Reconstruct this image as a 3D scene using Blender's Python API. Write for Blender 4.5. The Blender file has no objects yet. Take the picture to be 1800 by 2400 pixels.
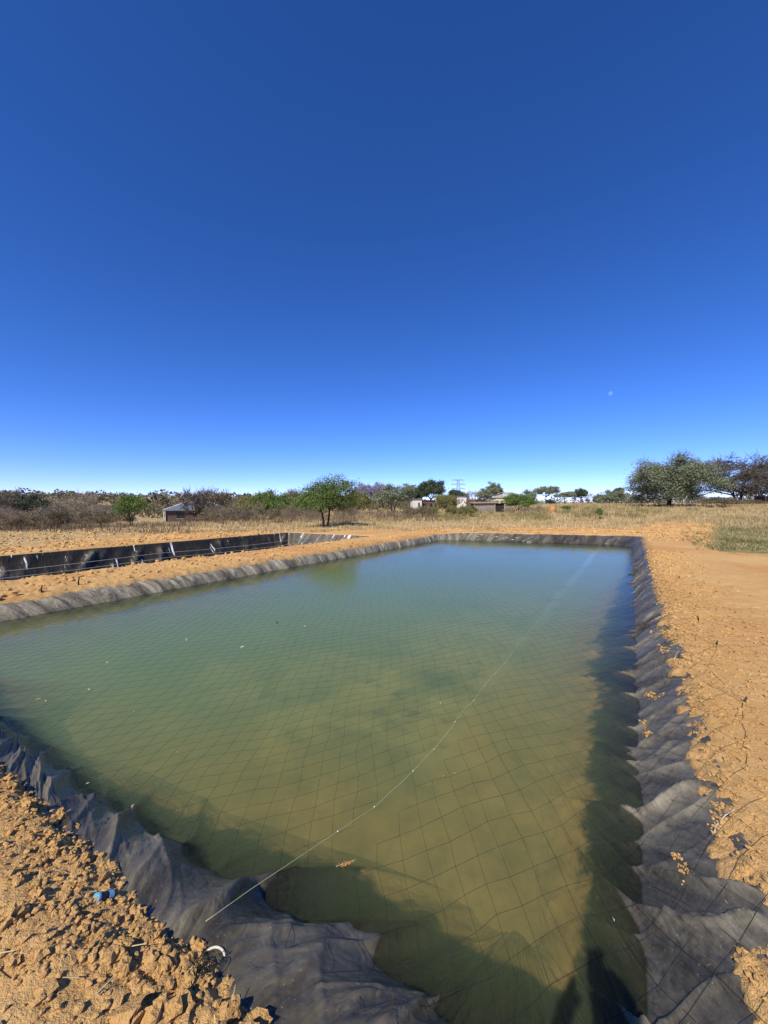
import bpy, bmesh, math, random
import numpy as np
from mathutils import Vector, Matrix

# ------------------------------------------------------------------ camera, sky, sun, exposure
scene = bpy.context.scene
COL = scene.collection
CAM_H = 2.0
PITCH = math.atan(18 / 900.0)
cam_data = bpy.data.cameras.new("camera")
cam_data.sensor_fit = 'VERTICAL'
cam_data.sensor_height = 36.0
cam_data.lens = 13.5
cam_data.clip_start = 0.02
cam_data.clip_end = 9000.0
cam = bpy.data.objects.new("camera", cam_data)
COL.objects.link(cam)
cam.location = (0, 0, CAM_H)
cam.rotation_euler = (math.pi / 2 - PITCH, 0, 0)
scene.camera = cam

SUN_EL = math.radians(46.0)
SUN_AZ = math.radians(29.0 + 180.0)          # compass bearing of the sun, +Y = 0, +X = 90
sun_vec = Vector((math.sin(SUN_AZ) * math.cos(SUN_EL), math.cos(SUN_AZ) * math.cos(SUN_EL), math.sin(SUN_EL)))

world = bpy.data.worlds.new("World")
scene.world = world
world.use_nodes = True
wn = world.node_tree
wn.nodes.clear()
wo = wn.nodes.new("ShaderNodeOutputWorld")
wb = wn.nodes.new("ShaderNodeBackground")
sky = wn.nodes.new("ShaderNodeTexSky")
sky.sky_type = 'NISHITA'
sky.sun_disc = False
sky.sun_elevation = SUN_EL
sky.sun_rotation = SUN_AZ
sky.altitude = 1100.0
sky.air_density = 0.66
sky.dust_density = 0.0
sky.ozone_density = 6.0
hsv = wn.nodes.new("ShaderNodeHueSaturation")
hsv.inputs['Saturation'].default_value = 1.19
wn.links.new(sky.outputs[0], hsv.inputs['Color'])
tint = wn.nodes.new("ShaderNodeMix"); tint.data_type = 'RGBA'; tint.blend_type = 'MULTIPLY'
tint.inputs[0].default_value = 1.0
tint.inputs[7].default_value = (1.20, 0.98, 1.26, 1)
wn.links.new(hsv.outputs[0], tint.inputs[6])
wn.links.new(tint.outputs[2], wb.inputs[0])
wb.inputs[1].default_value = 0.130
wn.links.new(wb.outputs[0], wo.inputs[0])

sl = bpy.data.lights.new("sun", 'SUN')
sl.energy = 4.6
sl.angle = math.radians(0.53)
sl.color = (1.0, 0.945, 0.85)
sun = bpy.data.objects.new("sun", sl)
COL.objects.link(sun)
sun.rotation_euler = (-sun_vec).to_track_quat('-Z', 'Y').to_euler()

vs = scene.view_settings
vs.view_transform = 'Standard'
vs.look = 'None'
vs.exposure = 0.38
vs.gamma = 1.0
vs.use_curve_mapping = False
scene.render.engine = 'CYCLES'
cy = scene.cycles
cy.use_denoising = True
cy.denoiser = 'OPENIMAGEDENOISE'
cy.max_bounces = 6
cy.transparent_max_bounces = 12
cy.volume_bounces = 2
cy.sample_clamp_indirect = 6.0

# ------------------------------------------------------------------ helpers
rng = np.random.default_rng(7)
random.seed(7)
FPX = 900.0
AX = math.radians(33.0)
UX = np.array([math.sin(AX), math.cos(AX)])      # along the pond
NX = np.array([-math.cos(AX), math.sin(AX)])     # across the pond, towards the berm


def uv2w(u, n):
    u = np.asarray(u, float); n = np.asarray(n, float)
    return u * UX[0] + n * NX[0], u * UX[1] + n * NX[1]


def w2uv(x, y):
    return x * UX[0] + y * UX[1], x * NX[0] + y * NX[1]


def smooth(x, a, b):
    t = np.clip((np.asarray(x, float) - a) / (b - a), 0, 1)
    return t * t * (3 - 2 * t)


_G = np.random.default_rng(3).normal(size=(4096, 3))
_G /= np.linalg.norm(_G, axis=1)[:, None]
_G2 = _G[:, :2] / np.maximum(1e-6, np.linalg.norm(_G[:, :2], axis=1))[:, None]


def _hash(ix, iy, iz=0):
    h = (ix.astype(np.int64) * 374761393 + iy.astype(np.int64) * 668265263 + np.asarray(iz, np.int64) * 2147483647)
    h = (h ^ (h >> 13)) * 1274126177
    return (h ^ (h >> 16)) & 0x7fffffff


def perlin(x, y, seed=0):
    x = np.asarray(x, float); y = np.asarray(y, float)
    x, y = np.broadcast_arrays(x, y)
    ix = np.floor(x); iy = np.floor(y)
    fx = x - ix; fy = y - iy
    wx = fx * fx * fx * (fx * (fx * 6 - 15) + 10); wy = fy * fy * fy * (fy * (fy * 6 - 15) + 10)
    def g(dx, dy):
        k = _hash(ix + dx, iy + dy, seed) % 4096
        v = _G2[k]
        return v[..., 0] * (fx - dx) + v[..., 1] * (fy - dy)
    a = g(0, 0) * (1 - wx) + g(1, 0) * wx
    b = g(0, 1) * (1 - wx) + g(1, 1) * wx
    return (a * (1 - wy) + b * wy) * 1.5


def fbm(x, y, oct=4, seed=0, gain=0.5):
    s = 0; a = 1.0; t = 0
    for i in range(oct):
        s = s + a * perlin(np.asarray(x) * 2 ** i + 17.3 * i, np.asarray(y) * 2 ** i - 9.1 * i, seed + i)
        t += a; a *= gain
    return s / t


def clods(x, y, cell, seed=0, rmin=0.25, rmax=0.55):
    """rounded lumps, one per cell at most: height in units of the cell"""
    x = np.asarray(x) / cell; y = np.asarray(y) / cell
    ix = np.floor(x); iy = np.floor(y)
    out = np.zeros_like(x)
    for dx in (-1, 0, 1):
        for dy in (-1, 0, 1):
            h = _hash(ix + dx, iy + dy, seed)
            px = ix + dx + (h % 1024) / 1024.0
            py = iy + dy + ((h >> 10) % 1024) / 1024.0
            r = rmin + (rmax - rmin) * (((h >> 20) % 512) / 512.0) ** 2
            q = 1 - ((x - px) ** 2 + (y - py) ** 2) / (r * r)
            out = np.maximum(out, r * np.sqrt(np.clip(q, 0, 1)))
    return out


def link(o, parent=None):
    COL.objects.link(o)
    if parent is not None:
        o.parent = parent
    return o


def mesh_np(name, V, F, mat=None, parent=None, smooth_shade=False, attrs=None, uvs=None):
    """V (n,3); F (m,3) or (m,4) int array, or list of such arrays"""
    me = bpy.data.meshes.new(name)
    V = np.asarray(V, np.float32)
    Fs = F if isinstance(F, list) else [F]
    Fs = [np.asarray(f, np.int32) for f in Fs if len(f)]
    loops = np.concatenate([f.ravel() for f in Fs])
    tot = np.concatenate([np.full(len(f), f.shape[1], np.int32) for f in Fs])
    start = np.concatenate([[0], np.cumsum(tot)[:-1]]).astype(np.int32)
    me.vertices.add(len(V)); me.vertices.foreach_set('co', V.ravel())
    me.loops.add(len(loops)); me.loops.foreach_set('vertex_index', loops)
    me.polygons.add(len(tot)); me.polygons.foreach_set('loop_start', start); me.polygons.foreach_set('loop_total', tot)
    me.update(calc_edges=True)
    me.polygons.foreach_set('use_smooth', np.full(len(tot), bool(smooth_shade)))
    if attrs:
        for k, a in attrs.items():
            at = me.attributes.new(k, 'FLOAT', 'POINT')
            at.data.foreach_set('value', np.asarray(a, np.float32))
    if uvs is not None:
        ul = me.uv_layers.new(name='UVMap')
        ul.data.foreach_set('uv', np.asarray(uvs, np.float32)[loops].ravel())
    me.validate()
    if mat is not None:
        for m_ in (mat if isinstance(mat, (list, tuple)) else [mat]):
            me.materials.append(m_)
    o = bpy.data.objects.new(name, me)
    return link(o, parent)


def tag(o, label=None, cat=None, group=None, kind=None):
    if label: o['label'] = label
    if cat: o['category'] = cat
    if group: o['group'] = group
    if kind: o['kind'] = kind
    return o


def empty(name, loc=(0, 0, 0), rz=0.0):
    o = bpy.data.objects.new(name, None)
    o.empty_display_size = 0.1
    link(o)
    o.location = loc
    o.rotation_euler = (0, 0, rz)
    return o


def grid_faces(nr, nc, wrap=False):
    i = np.arange(nr - 1)[:, None]
    j = np.arange(nc if wrap else nc - 1)[None, :]
    a = i * nc + j; b = i * nc + (j + 1) % nc
    return np.stack([a, b, b + nc, a + nc], -1).reshape(-1, 4)


def tubes(P0, P1, r0, r1, sides=4, cap=False):
    """separate tapered prisms for arrays of segments"""
    P0 = np.asarray(P0, float); P1 = np.asarray(P1, float)
    n = len(P0)
    r0 = np.broadcast_to(np.asarray(r0, float), (n,)); r1 = np.broadcast_to(np.asarray(r1, float), (n,))
    d = P1 - P0
    d = d / np.maximum(1e-9, np.linalg.norm(d, axis=1))[:, None]
    ref = np.where(np.abs(d[:, 2:3]) > 0.9, np.array([[1.0, 0, 0]]), np.array([[0, 0, 1.0]]))
    a = np.cross(d, ref); a /= np.maximum(1e-9, np.linalg.norm(a, axis=1))[:, None]
    b = np.cross(d, a)
    th = np.arange(sides) * 2 * math.pi / sides
    c = np.cos(th)[None, :, None]; s = np.sin(th)[None, :, None]
    off = a[:, None, :] * c + b[:, None, :] * s
    V = np.concatenate([P0[:, None, :] + off * r0[:, None, None], P1[:, None, :] + off * r1[:, None, None]], 1).reshape(-1, 3)
    base = (np.arange(n) * 2 * sides)[:, None]
    k = np.arange(sides)[None, :]
    F = np.stack([base + k, base + (k + 1) % sides, base + sides + (k + 1) % sides, base + sides + k], -1).reshape(-1, 4)
    return V, F


def polyline_tube(pts, rad, sides=5):
    """one continuous tube through points; rad scalar or per point"""
    P = np.asarray(pts, float); n = len(P)
    rad = np.broadcast_to(np.asarray(rad, float), (n,))
    T = np.gradient(P, axis=0); T /= np.maximum(1e-9, np.linalg.norm(T, axis=1))[:, None]
    ref = np.array([0, 0, 1.0]) if abs(T[:, 2]).mean() < 0.8 else np.array([1.0, 0, 0])
    A = np.cross(T, ref); A /= np.maximum(1e-9, np.linalg.norm(A, axis=1))[:, None]
    B = np.cross(T, A)
    th = np.arange(sides) * 2 * math.pi / sides
    V = (P[:, None, :] + (A[:, None, :] * np.cos(th)[None, :, None] + B[:, None, :] * np.sin(th)[None, :, None]) * rad[:, None, None]).reshape(-1, 3)
    F = grid_faces(n, sides, wrap=True)
    cap0 = np.stack([np.zeros(sides - 2, int), np.arange(1, sides - 1), np.arange(2, sides)], -1)
    capn = cap0 + (n - 1) * sides
    return V, [F, cap0[:, ::-1], capn]


class MB:
    """collects shapes into one mesh"""
    def __init__(self): self.V = []; self.F = []; self.n = 0
    def add(self, V, F):
        Fs = F if isinstance(F, list) else [F]
        self.V.append(np.asarray(V, float))
        for f in Fs:
            if len(f): self.F.append(np.asarray(f, int) + self.n)
        self.n += len(V)
    def box(self, lo, hi):
        x0, y0, z0 = lo; x1, y1, z1 = hi
        V = [(x0, y0, z0), (x1, y0, z0), (x1, y1, z0), (x0, y1, z0), (x0, y0, z1), (x1, y0, z1), (x1, y1, z1), (x0, y1, z1)]
        self.add(V, np.array([(0, 3, 2, 1), (4, 5, 6, 7), (0, 1, 5, 4), (1, 2, 6, 5), (2, 3, 7, 6), (3, 0, 4, 7)]))
    def bar(self, a, b, r, sides=4, r1=None):
        V, F = tubes([a], [b], r, r if r1 is None else r1, sides)
        c = np.arange(1, sides - 1)
        self.add(V, [F, np.stack([np.zeros_like(c), c + 1, c], -1), np.stack([np.zeros_like(c), c, c + 1], -1) + sides])
    def tube(self, pts, rad, sides=5):
        V, F = polyline_tube(pts, rad, sides); self.add(V, F)
    def build(self, name, mat=None, parent=None, smooth_shade=False):
        fs = {}
        for f in self.F: fs.setdefault(f.shape[1], []).append(f)
        return mesh_np(name, np.concatenate(self.V), [np.concatenate(v) for v in fs.values()], mat, parent, smooth_shade)


# ------------------------------------------------------------------ materials
def new_mat(name):
    m = bpy.data.materials.new(name)
    m.use_nodes = True
    return m, m.node_tree, m.node_tree.nodes['Principled BSDF']


def N(t, typ, **kw):
    nd = t.nodes.new(typ)
    for k, v in kw.items():
        if hasattr(nd, k): setattr(nd, k, v)
        else: nd.inputs[k].default_value = v
    return nd


def noise(t, scale, detail=3, rough=0.55, coord=None, vec='Object', dist=0.0):
    n = t.nodes.new('ShaderNodeTexNoise')
    n.inputs['Scale'].default_value = scale
    n.inputs['Detail'].default_value = detail
    n.inputs['Roughness'].default_value = rough
    n.inputs['Distortion'].default_value = dist
    if coord is None:
        coord = t.nodes.new('ShaderNodeTexCoord').outputs[vec]
    t.links.new(coord, n.inputs['Vector'])
    return n.outputs['Fac']


def ramp(t, fac, stops):
    r = t.nodes.new('ShaderNodeValToRGB')
    el = r.color_ramp.elements
    while len(el) < len(stops): el.new(0.5)
    for e, (p, c) in zip(el, stops):
        e.position = p
        e.color = (c if len(c) == 4 else (*c, 1)) if isinstance(c, (tuple, list)) else (c, c, c, 1)
    t.links.new(fac, r.inputs[0])
    return r.outputs[0]


def mix(t, fac, a, b, mode='MIX'):
    m = t.nodes.new('ShaderNodeMix'); m.data_type = 'RGBA'; m.blend_type = mode
    if isinstance(fac, (int, float)): m.inputs[0].default_value = fac
    else: t.links.new(fac, m.inputs[0])
    for s, v in ((6, a), (7, b)):
        if isinstance(v, (tuple, list)): m.inputs[s].default_value = (*v[:3], 1)
        else: t.links.new(v, m.inputs[s])
    return m.outputs[2]


def math_(t, op, a, b=0.0, clamp=False):
    m = t.nodes.new('ShaderNodeMath'); m.operation = op; m.use_clamp = clamp
    for i, v in ((0, a), (1, b)):
        if isinstance(v, (int, float)): m.inputs[i].default_value = v
        else: t.links.new(v, m.inputs[i])
    return m.outputs[0]


def maprange(t, v, a, b, c=0.0, d=1.0):
    m = t.nodes.new('ShaderNodeMapRange')
    m.interpolation_type = 'SMOOTHSTEP'
    t.links.new(v, m.inputs[0])
    for i, x in zip((1, 2, 3, 4), (a, b, c, d)): m.inputs[i].default_value = x
    return m.outputs[0]


def attr(t, name):
    a = t.nodes.new('ShaderNodeAttribute'); a.attribute_name = name
    return a.outputs['Fac']


def bump(t, bsdf, h, strength=0.5, dist=0.01):
    b = t.nodes.new('ShaderNodeBump')
    b.inputs['Strength'].default_value = strength
    b.inputs['Distance'].default_value = dist
    t.links.new(h, b.inputs['Height'])
    t.links.new(b.outputs[0], bsdf.inputs['Normal'])


def simple_mat(name, c1, c2=None, scale=8.0, rough=0.8, spec=0.3, metal=0.0, bumpd=0.0):
    m, t, b = new_mat(name)
    c2 = c2 or tuple(x * 0.7 for x in c1)
    f = noise(t, scale, 4)
    t.links.new(ramp(t, f, [(0.3, c2), (0.7, c1)]), b.inputs['Base Color'])
    b.inputs['Roughness'].default_value = rough
    b.inputs['Specular IOR Level'].default_value = spec
    b.inputs['Metallic'].default_value = metal
    if bumpd:
        bump(t, b, noise(t, scale * 6, 3), 0.6, bumpd)
    return m


def soil_colour(t):
    f1 = noise(t, 0.5, 5, 0.6)
    f2 = noise(t, 9.0, 5, 0.65)
    f3 = noise(t, 60.0, 3, 0.6)
    c = ramp(t, f1, [(0.32, (0.46, 0.255, 0.088)), (0.5, (0.525, 0.305, 0.112)), (0.7, (0.56, 0.345, 0.140))])
    c = mix(t, math_(t, 'MULTIPLY', maprange(t, f2, 0.35, 0.75), 0.45), c, (0.59, 0.385, 0.170))
    c = mix(t, math_(t, 'MULTIPLY', maprange(t, f3, 0.55, 0.8), 0.35), c, (0.36, 0.185, 0.07))
    return c


def make_ground_mat():
    m, t, b = new_mat("ground_soil")
    c = soil_colour(t)
    g = attr(t, 'dry'); gr = attr(t, 'green'); red = attr(t, 'red')
    c = mix(t, math_(t, 'MULTIPLY', red, 0.55), c, (0.46, 0.205, 0.075))
    nz = noise(t, 1.6, 5, 0.65)
    dryc = ramp(t, noise(t, 5.0, 5, 0.7), [(0.3, (0.24, 0.165, 0.075)), (0.55, (0.44, 0.32, 0.155)), (0.75, (0.54, 0.41, 0.21))])
    mk = maprange(t, math_(t, 'ADD', g, math_(t, 'MULTIPLY', math_(t, 'SUBTRACT', nz, 0.5), 0.9)), 0.3, 0.7)
    c = mix(t, mk, c, dryc)
    nz2 = noise(t, 2.2, 5, 0.7)
    mk2 = maprange(t, math_(t, 'ADD', gr, math_(t, 'MULTIPLY', math_(t, 'SUBTRACT', nz2, 0.5), 1.1)), 0.4, 0.75)
    c = mix(t, mk2, c, ramp(t, noise(t, 12, 4), [(0.3, (0.09, 0.10, 0.035)), (0.7, (0.24, 0.21, 0.09))]))
    t.links.new(c, b.inputs['Base Color'])
    b.inputs['Roughness'].default_value = 0.95
    b.inputs['Specular IOR Level'].default_value = 0.1
    h = math_(t, 'ADD', noise(t, 55, 4, 0.7), math_(t, 'MULTIPLY', noise(t, 180, 2, 0.6), 0.35))
    bump(t, b, h, 0.9, 0.018)
    return m


def make_clod_mat():
    m, t, b = new_mat("dry_earth")
    t.links.new(soil_colour(t), b.inputs['Base Color'])
    b.inputs['Roughness'].default_value = 0.95
    b.inputs['Specular IOR Level'].default_value = 0.1
    bump(t, b, math_(t, 'ADD', noise(t, 50, 5, 0.7), noise(t, 150, 3, 0.6)), 0.9, 0.012)
    return m


def make_liner_mat(name, dust_gain, painted_glint=None, bed=False):
    """woven black plastic sheet with dried dust; below the water it carries settled silt"""
    m, t, b = new_mat(name)
    uvn = t.nodes.new('ShaderNodeUVMap').outputs[0]
    mp = t.nodes.new('ShaderNodeMapping'); mp.inputs['Scale'].default_value = (1.6, 0.30, 1.0)
    t.links.new(uvn, mp.inputs[0])
    n1 = noise(t, 2.2, 5, 0.65, coord=mp.outputs[0])
    n2 = noise(t, 26.0, 4, 0.7)
    n3 = noise(t, 260.0, 2, 0.6)
    d = math_(t, 'ADD', math_(t, 'MULTIPLY', maprange(t, n1, 0.30, 0.72), 0.75), math_(t, 'MULTIPLY', maprange(t, n2, 0.3, 0.75), 0.25))
    d = math_(t, 'MULTIPLY', math_(t, 'MULTIPLY', d, attr(t, 'dust')), dust_gain)
    d = math_(t, 'MULTIPLY', d, math_(t, 'ADD', math_(t, 'MULTIPLY', n3, 0.7), 0.65), clamp=True)
    c = mix(t, d, (0.021, 0.0175, 0.0125), (0.41, 0.355, 0.245))
    # crusts of pale soil, dots
    dots = maprange(t, noise(t, 75.0, 2, 0.5), 0.68, 0.74)
    c = mix(t, math_(t, 'MULTIPLY', dots, 0.35), c, (0.40, 0.33, 0.23))
    rough = 0.34
    if painted_glint:  # sun glints on the sheet, painted into its colour as white streaks
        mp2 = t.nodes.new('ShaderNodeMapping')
        mp2.inputs['Scale'].default_value = painted_glint[0]
        mp2.inputs['Rotation'].default_value = (0, 0, painted_glint[1])
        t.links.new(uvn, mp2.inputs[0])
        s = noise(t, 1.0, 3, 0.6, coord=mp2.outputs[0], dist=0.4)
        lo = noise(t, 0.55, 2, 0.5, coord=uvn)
        k = math_(t, 'MULTIPLY', maprange(t, s, painted_glint[2], painted_glint[2] + 0.025), maprange(t, lo, painted_glint[3], painted_glint[3] + 0.05))
        k = math_(t, 'MULTIPLY', k, attr(t, 'painted_glint'))
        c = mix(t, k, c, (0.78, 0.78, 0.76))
    if bed:
        sp = t.nodes.new('ShaderNodeSeparateXYZ')
        t.links.new(t.nodes.new('ShaderNodeTexCoord').outputs['Object'], sp.inputs[0])
        k1 = noise(t, 1.1, 5, 0.65); k2 = noise(t, 7.0, 4, 0.7)
        q = math_(t, 'ADD', math_(t, 'MULTIPLY', k1, 1.0), math_(t, 'MULTIPLY', k2, 0.5))
        q = math_(t, 'SUBTRACT', q, 0.75)
        q = math_(t, 'ADD', math_(t, 'MULTIPLY', q, 2.1), attr(t, 'silt'))
        sm = maprange(t, q, 0.35, 0.75)
        sc = ramp(t, noise(t, 3.0, 5, 0.7), [(0.3, (0.21, 0.130, 0.055)), (0.7, (0.44, 0.255, 0.095))])
        c = mix(t, maprange(t, sp.outputs['Z'], 0.012, 0.0), c, mix(t, 1.0, c, (0.62, 0.64, 0.60), 'MULTIPLY'))
        c = mix(t, sm, c, sc)
        t.links.new(maprange(t, math_(t, 'ADD', sm, math_(t, 'MULTIPLY', d, 0.6)), 0, 1, 0.32, 0.95), b.inputs['Roughness'])
    else:
        b.inputs['Roughness'].default_value = rough
    t.links.new(c, b.inputs['Base Color'])
    b.inputs['Specular IOR Level'].default_value = 0.27
    mp3 = t.nodes.new('ShaderNodeMapping'); mp3.inputs['Scale'].default_value = (1.0, 0.45, 1.0); mp3.inputs['Rotation'].default_value = (0, 0, 0.35)
    t.links.new(uvn, mp3.inputs[0])
    cr = math_(t, 'ADD', math_(t, 'ABSOLUTE', math_(t, 'SUBTRACT', noise(t, 7.0, 2, 0.5, coord=mp3.outputs[0], dist=0.5), 0.5)),
               math_(t, 'MULTIPLY', math_(t, 'ABSOLUTE', math_(t, 'SUBTRACT', noise(t, 19.0, 2, 0.5, coord=mp3.outputs[0], dist=0.5), 0.5)), 0.45))
    bump(t, b, math_(t, 'ADD', math_(t, 'MULTIPLY', noise(t, 320, 2), 0.03), math_(t, 'MULTIPLY', cr, -1.0)), 0.75, 0.05)
    return m


M = {}
M['ground'] = make_ground_mat()
M['clod'] = make_clod_mat()
M['liner_main'] = make_liner_mat("pond_liner", 0.85, painted_glint=((3.0, 11.0, 1.0), 0.4, 0.635, 0.52), bed=True)
M['liner_dry'] = make_liner_mat("dry_basin_liner", 0.42, painted_glint=((6.5, 0.85, 1.0), 0.62, 0.63, 0.47))


def make_water_mat():
    m, t, b = new_mat("pond_water")
    t.nodes.remove(b)
    out = t.nodes['Material Output']
    fr = t.nodes.new('ShaderNodeFresnel'); fr.inputs[0].default_value = 1.33
    gl = t.nodes.new('ShaderNodeBsdfGlossy'); gl.inputs['Roughness'].default_value = 0.015
    tr = t.nodes.new('ShaderNodeBsdfTransparent'); tr.inputs[0].default_value = (0.74, 0.78, 0.70, 1)   # light is spread out again on leaving the water
    mx = t.nodes.new('ShaderNodeMixShader')
    bp = t.nodes.new('ShaderNodeBump'); bp.inputs['Strength'].default_value = 0.18; bp.inputs['Distance'].default_value = 0.02
    h = math_(t, 'ADD', noise(t, 9.0, 3, 0.55), math_(t, 'MULTIPLY', noise(t, 2.0, 2), 1.0))
    t.links.new(h, bp.inputs['Height'])
    t.links.new(bp.outputs[0], gl.inputs['Normal'])
    t.links.new(fr.outputs[0], mx.inputs[0])
    t.links.new(tr.outputs[0], mx.inputs[1]); t.links.new(gl.outputs[0], mx.inputs[2])
    t.links.new(mx.outputs[0], out.inputs['Surface'])
    vol = t.nodes.new('ShaderNodeVolumePrincipled')
    vol.inputs['Color'].default_value = (0.46, 0.58, 0.38, 1)
    vol.inputs['Density'].default_value = 1.35
    vol.inputs['Absorption Color'].default_value = (0.30, 0.46, 0.22, 1)
    vol.inputs['Anisotropy'].default_value = 0.0
    t.links.new(vol.outputs[0], out.inputs['Volume'])
    return m


M['water'] = make_water_mat()


def make_silt_mat():
    m, t, b = new_mat("pond_silt")
    n1 = noise(t, 0.55, 5, 0.62); n2 = noise(t, 5.0, 5, 0.7)
    c = ramp(t, n2, [(0.3, (0.33, 0.235, 0.105)), (0.7, (0.52, 0.365, 0.165))])
    c = mix(t, math_(t, 'MULTIPLY', maprange(t, n1, 0.42, 0.62), 0.85), c, (0.13, 0.125, 0.080))
    c = mix(t, math_(t, 'MULTIPLY', maprange(t, noise(t, 2.2, 5, 0.7), 0.55, 0.66), 0.75), c, (0.065, 0.066, 0.050))
    k = math_(t, 'ADD', attr(t, 'clay'), math_(t, 'MULTIPLY', math_(t, 'SUBTRACT', noise(t, 1.4, 5, 0.7), 0.5), 2.0))
    c = mix(t, math_(t, 'MULTIPLY', maprange(t, k, 0.05, -0.75), 0.7), c, (0.085, 0.085, 0.060))       # older dark sludge
    c = mix(t, math_(t, 'MULTIPLY', maprange(t, k, 0.35, 0.8), 0.85), c, (0.46, 0.255, 0.090))      # fresh earth washed in from the bank
    rs = ramp(t, noise(t, 3.0, 5, 0.7), [(0.3, (0.21, 0.130, 0.055)), (0.7, (0.44, 0.255, 0.095))])
    c = mix(t, attr(t, 'rim'), c, rs)
    t.links.new(c, b.inputs['Base Color'])
    b.inputs['Roughness'].default_value = 1.0
    b.inputs['Specular IOR Level'].default_value = 0.0
    return m


M['silt'] = make_silt_mat()

# ------------------------------------------------------------------ the lie of the land
W1 = np.array([(1.42, -0.05), (1.36, 0.8), (1.22, 2.2), (1.05, 3.9), (0.95, 5.2), (0.75, 9.0), (19.75, 9.05), (20.7, 6.5), (21.3, 3.0), (21.9, 0.0)])
S1 = np.array([(0.80, -0.46), (0.80, 1.0), (0.80, 1.8), (0.72, 3.0), (0.62, 5.0), (0.40, 9.40), (20.25, 9.42), (21.5, 6.2), (22.4, 3.2), (23.3, -0.42)])
S2 = np.array([(-7.0, 11.55), (-7.0, 17.7), (16.6, 17.8), (17.1, 11.5)])


def poly_sd(u, n, P):
    """signed distance to polygon in pond coordinates, positive inside"""
    u = np.asarray(u, float); n = np.asarray(n, float)
    d2 = np.full(u.shape, 1e18); inside = np.zeros(u.shape, bool)
    m = len(P)
    for i in range(m):
        a = P[i]; b = P[(i + 1) % m]
        e = b - a
        t = np.clip(((u - a[0]) * e[0] + (n - a[1]) * e[1]) / (e @ e), 0, 1)
        d2 = np.minimum(d2, (u - a[0] - t * e[0]) ** 2 + (n - a[1] - t * e[1]) ** 2)
        c = (a[1] > n) != (b[1] > n)
        with np.errstate(divide='ignore', invalid='ignore'):
            xi = a[0] + (n - a[1]) * e[0] / (e[1] if e[1] != 0 else 1e-12)
        inside ^= c & (u < xi)
    d = np.sqrt(d2)
    return np.where(inside, d, -d)


def terrain(x, y):
    """the broad shape, without clods and pits"""
    x = np.asarray(x, float); y = np.asarray(y, float)
    u, n = w2uv(x, y)
    d = np.hypot(x, y)
    a = x / np.maximum(y, 1.0)
    z = 0.42 - 0.12 * smooth(n, 8.2, 9.4) * (1 - smooth(u, 20, 26)) * (1 - smooth(n, 22, 30))
    z = z - 0.13 * smooth(u, 0.35, 0.8) * (1 - smooth(u, 1.6, 2.2)) * smooth(n, -0.1, 0.6) * (1 - smooth(n, 8, 9))
    left = 1 - smooth(a, -0.45, 0.05)
    right = smooth(a, 0.05, 0.5)
    z = z + smooth(d, 24, 85) * (-2.1 * left + 1.45 * right)
    z = z + smooth(d, 130, 650) * (13.5 * left + 3.0 * (1 - left))
    z = z + smooth(d, 60, 300) * 0.6 * fbm(x / 60, y / 60, 3, 41)
    return z


def relief(x, y, d, u, n):
    """clods, ruts and grain"""
    near = 1 - smooth(d, 3.5, 6.0)
    nearbank = (1 - smooth(u, 0.6, 1.2)) * near
    path = (1 - smooth(n, -1.1, -0.6)) * (1 - smooth(u, 18, 23))
    berm = smooth(n, 9.2, 9.5) * (1 - smooth(n, 11.4, 11.9))
    field = np.clip(smooth(u, 21.5, 23.5) + smooth(n, 17.6, 18.6), 0, 1)
    r = 0.012 * fbm(x * 7, y * 7, 4, 5) + 0.02 * fbm(x * 1.1, y * 1.1, 3, 9)
    r = r + nearbank * (0.30 + 0.70 * smooth(u, 0.30, 0.62)) * (0.030 * (fbm(x * 5.5, y * 5.5, 5, 22, 0.6)) + 0.022 * fbm(x * 22, y * 22, 4, 26, 0.68)) + nearbank * 0.03 * fbm(x * 2.2, y * 2.2, 3, 21)
    r = r + path * (0.30 * clods(x, y, 0.05, 13, 0.15, 0.5) * 0.05 + 0.018 * fbm(x * 12, y * 12, 4, 27, 0.65) + 0.016 * fbm(x * 2.5, y * 2.5, 4, 23) + 0.3 * clods(x, y, 0.22, 14, 0.0, 0.3) * 0.22 * smooth(d, 5, 9))
    r = r + berm * (0.5 * clods(x, y, 0.14, 16, 0.15, 0.5) * 0.14 + 0.06 * fbm(x * 1.4, y * 1.4, 4, 24) + 0.03)
    r = r + field * (0.5 * clods(x, y, 0.30, 17, 0.12, 0.5) * 0.30 + 0.09 * fbm(x * 1.2, y * 1.2, 4, 25)) * (1 - 0.7 * smooth(d, 30, 45))
    return r


def ground_z(x, y):
    x = np.asarray(x, float); y = np.asarray(y, float)
    u, n = w2uv(x, y)
    d = np.hypot(x, y)
    z = terrain(x, y) + relief(x, y, d, u, n)
    ed = 0.075 * fbm(x * 2.3, y * 2.3, 4, 31) + 0.055 * fbm(x * 9, y * 9, 4, 33, 0.65)
    s1 = poly_sd(u, n, S1) + ed
    z = z - 0.55 * np.clip(s1 + 0.06, 0, 0.06) - 0.85 * np.clip(s1, 0, 0.3) - 3.0 * np.clip(s1 - 0.10, 0, 0.6)
    s2 = poly_sd(u, n, S2) + ed * 0.3
    z = z - 2.5 * np.clip(s2 + 0.05, 0, 0.15) - 4.0 * np.clip(s2 - 0.05, 0, 0.5)
    return z


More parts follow.
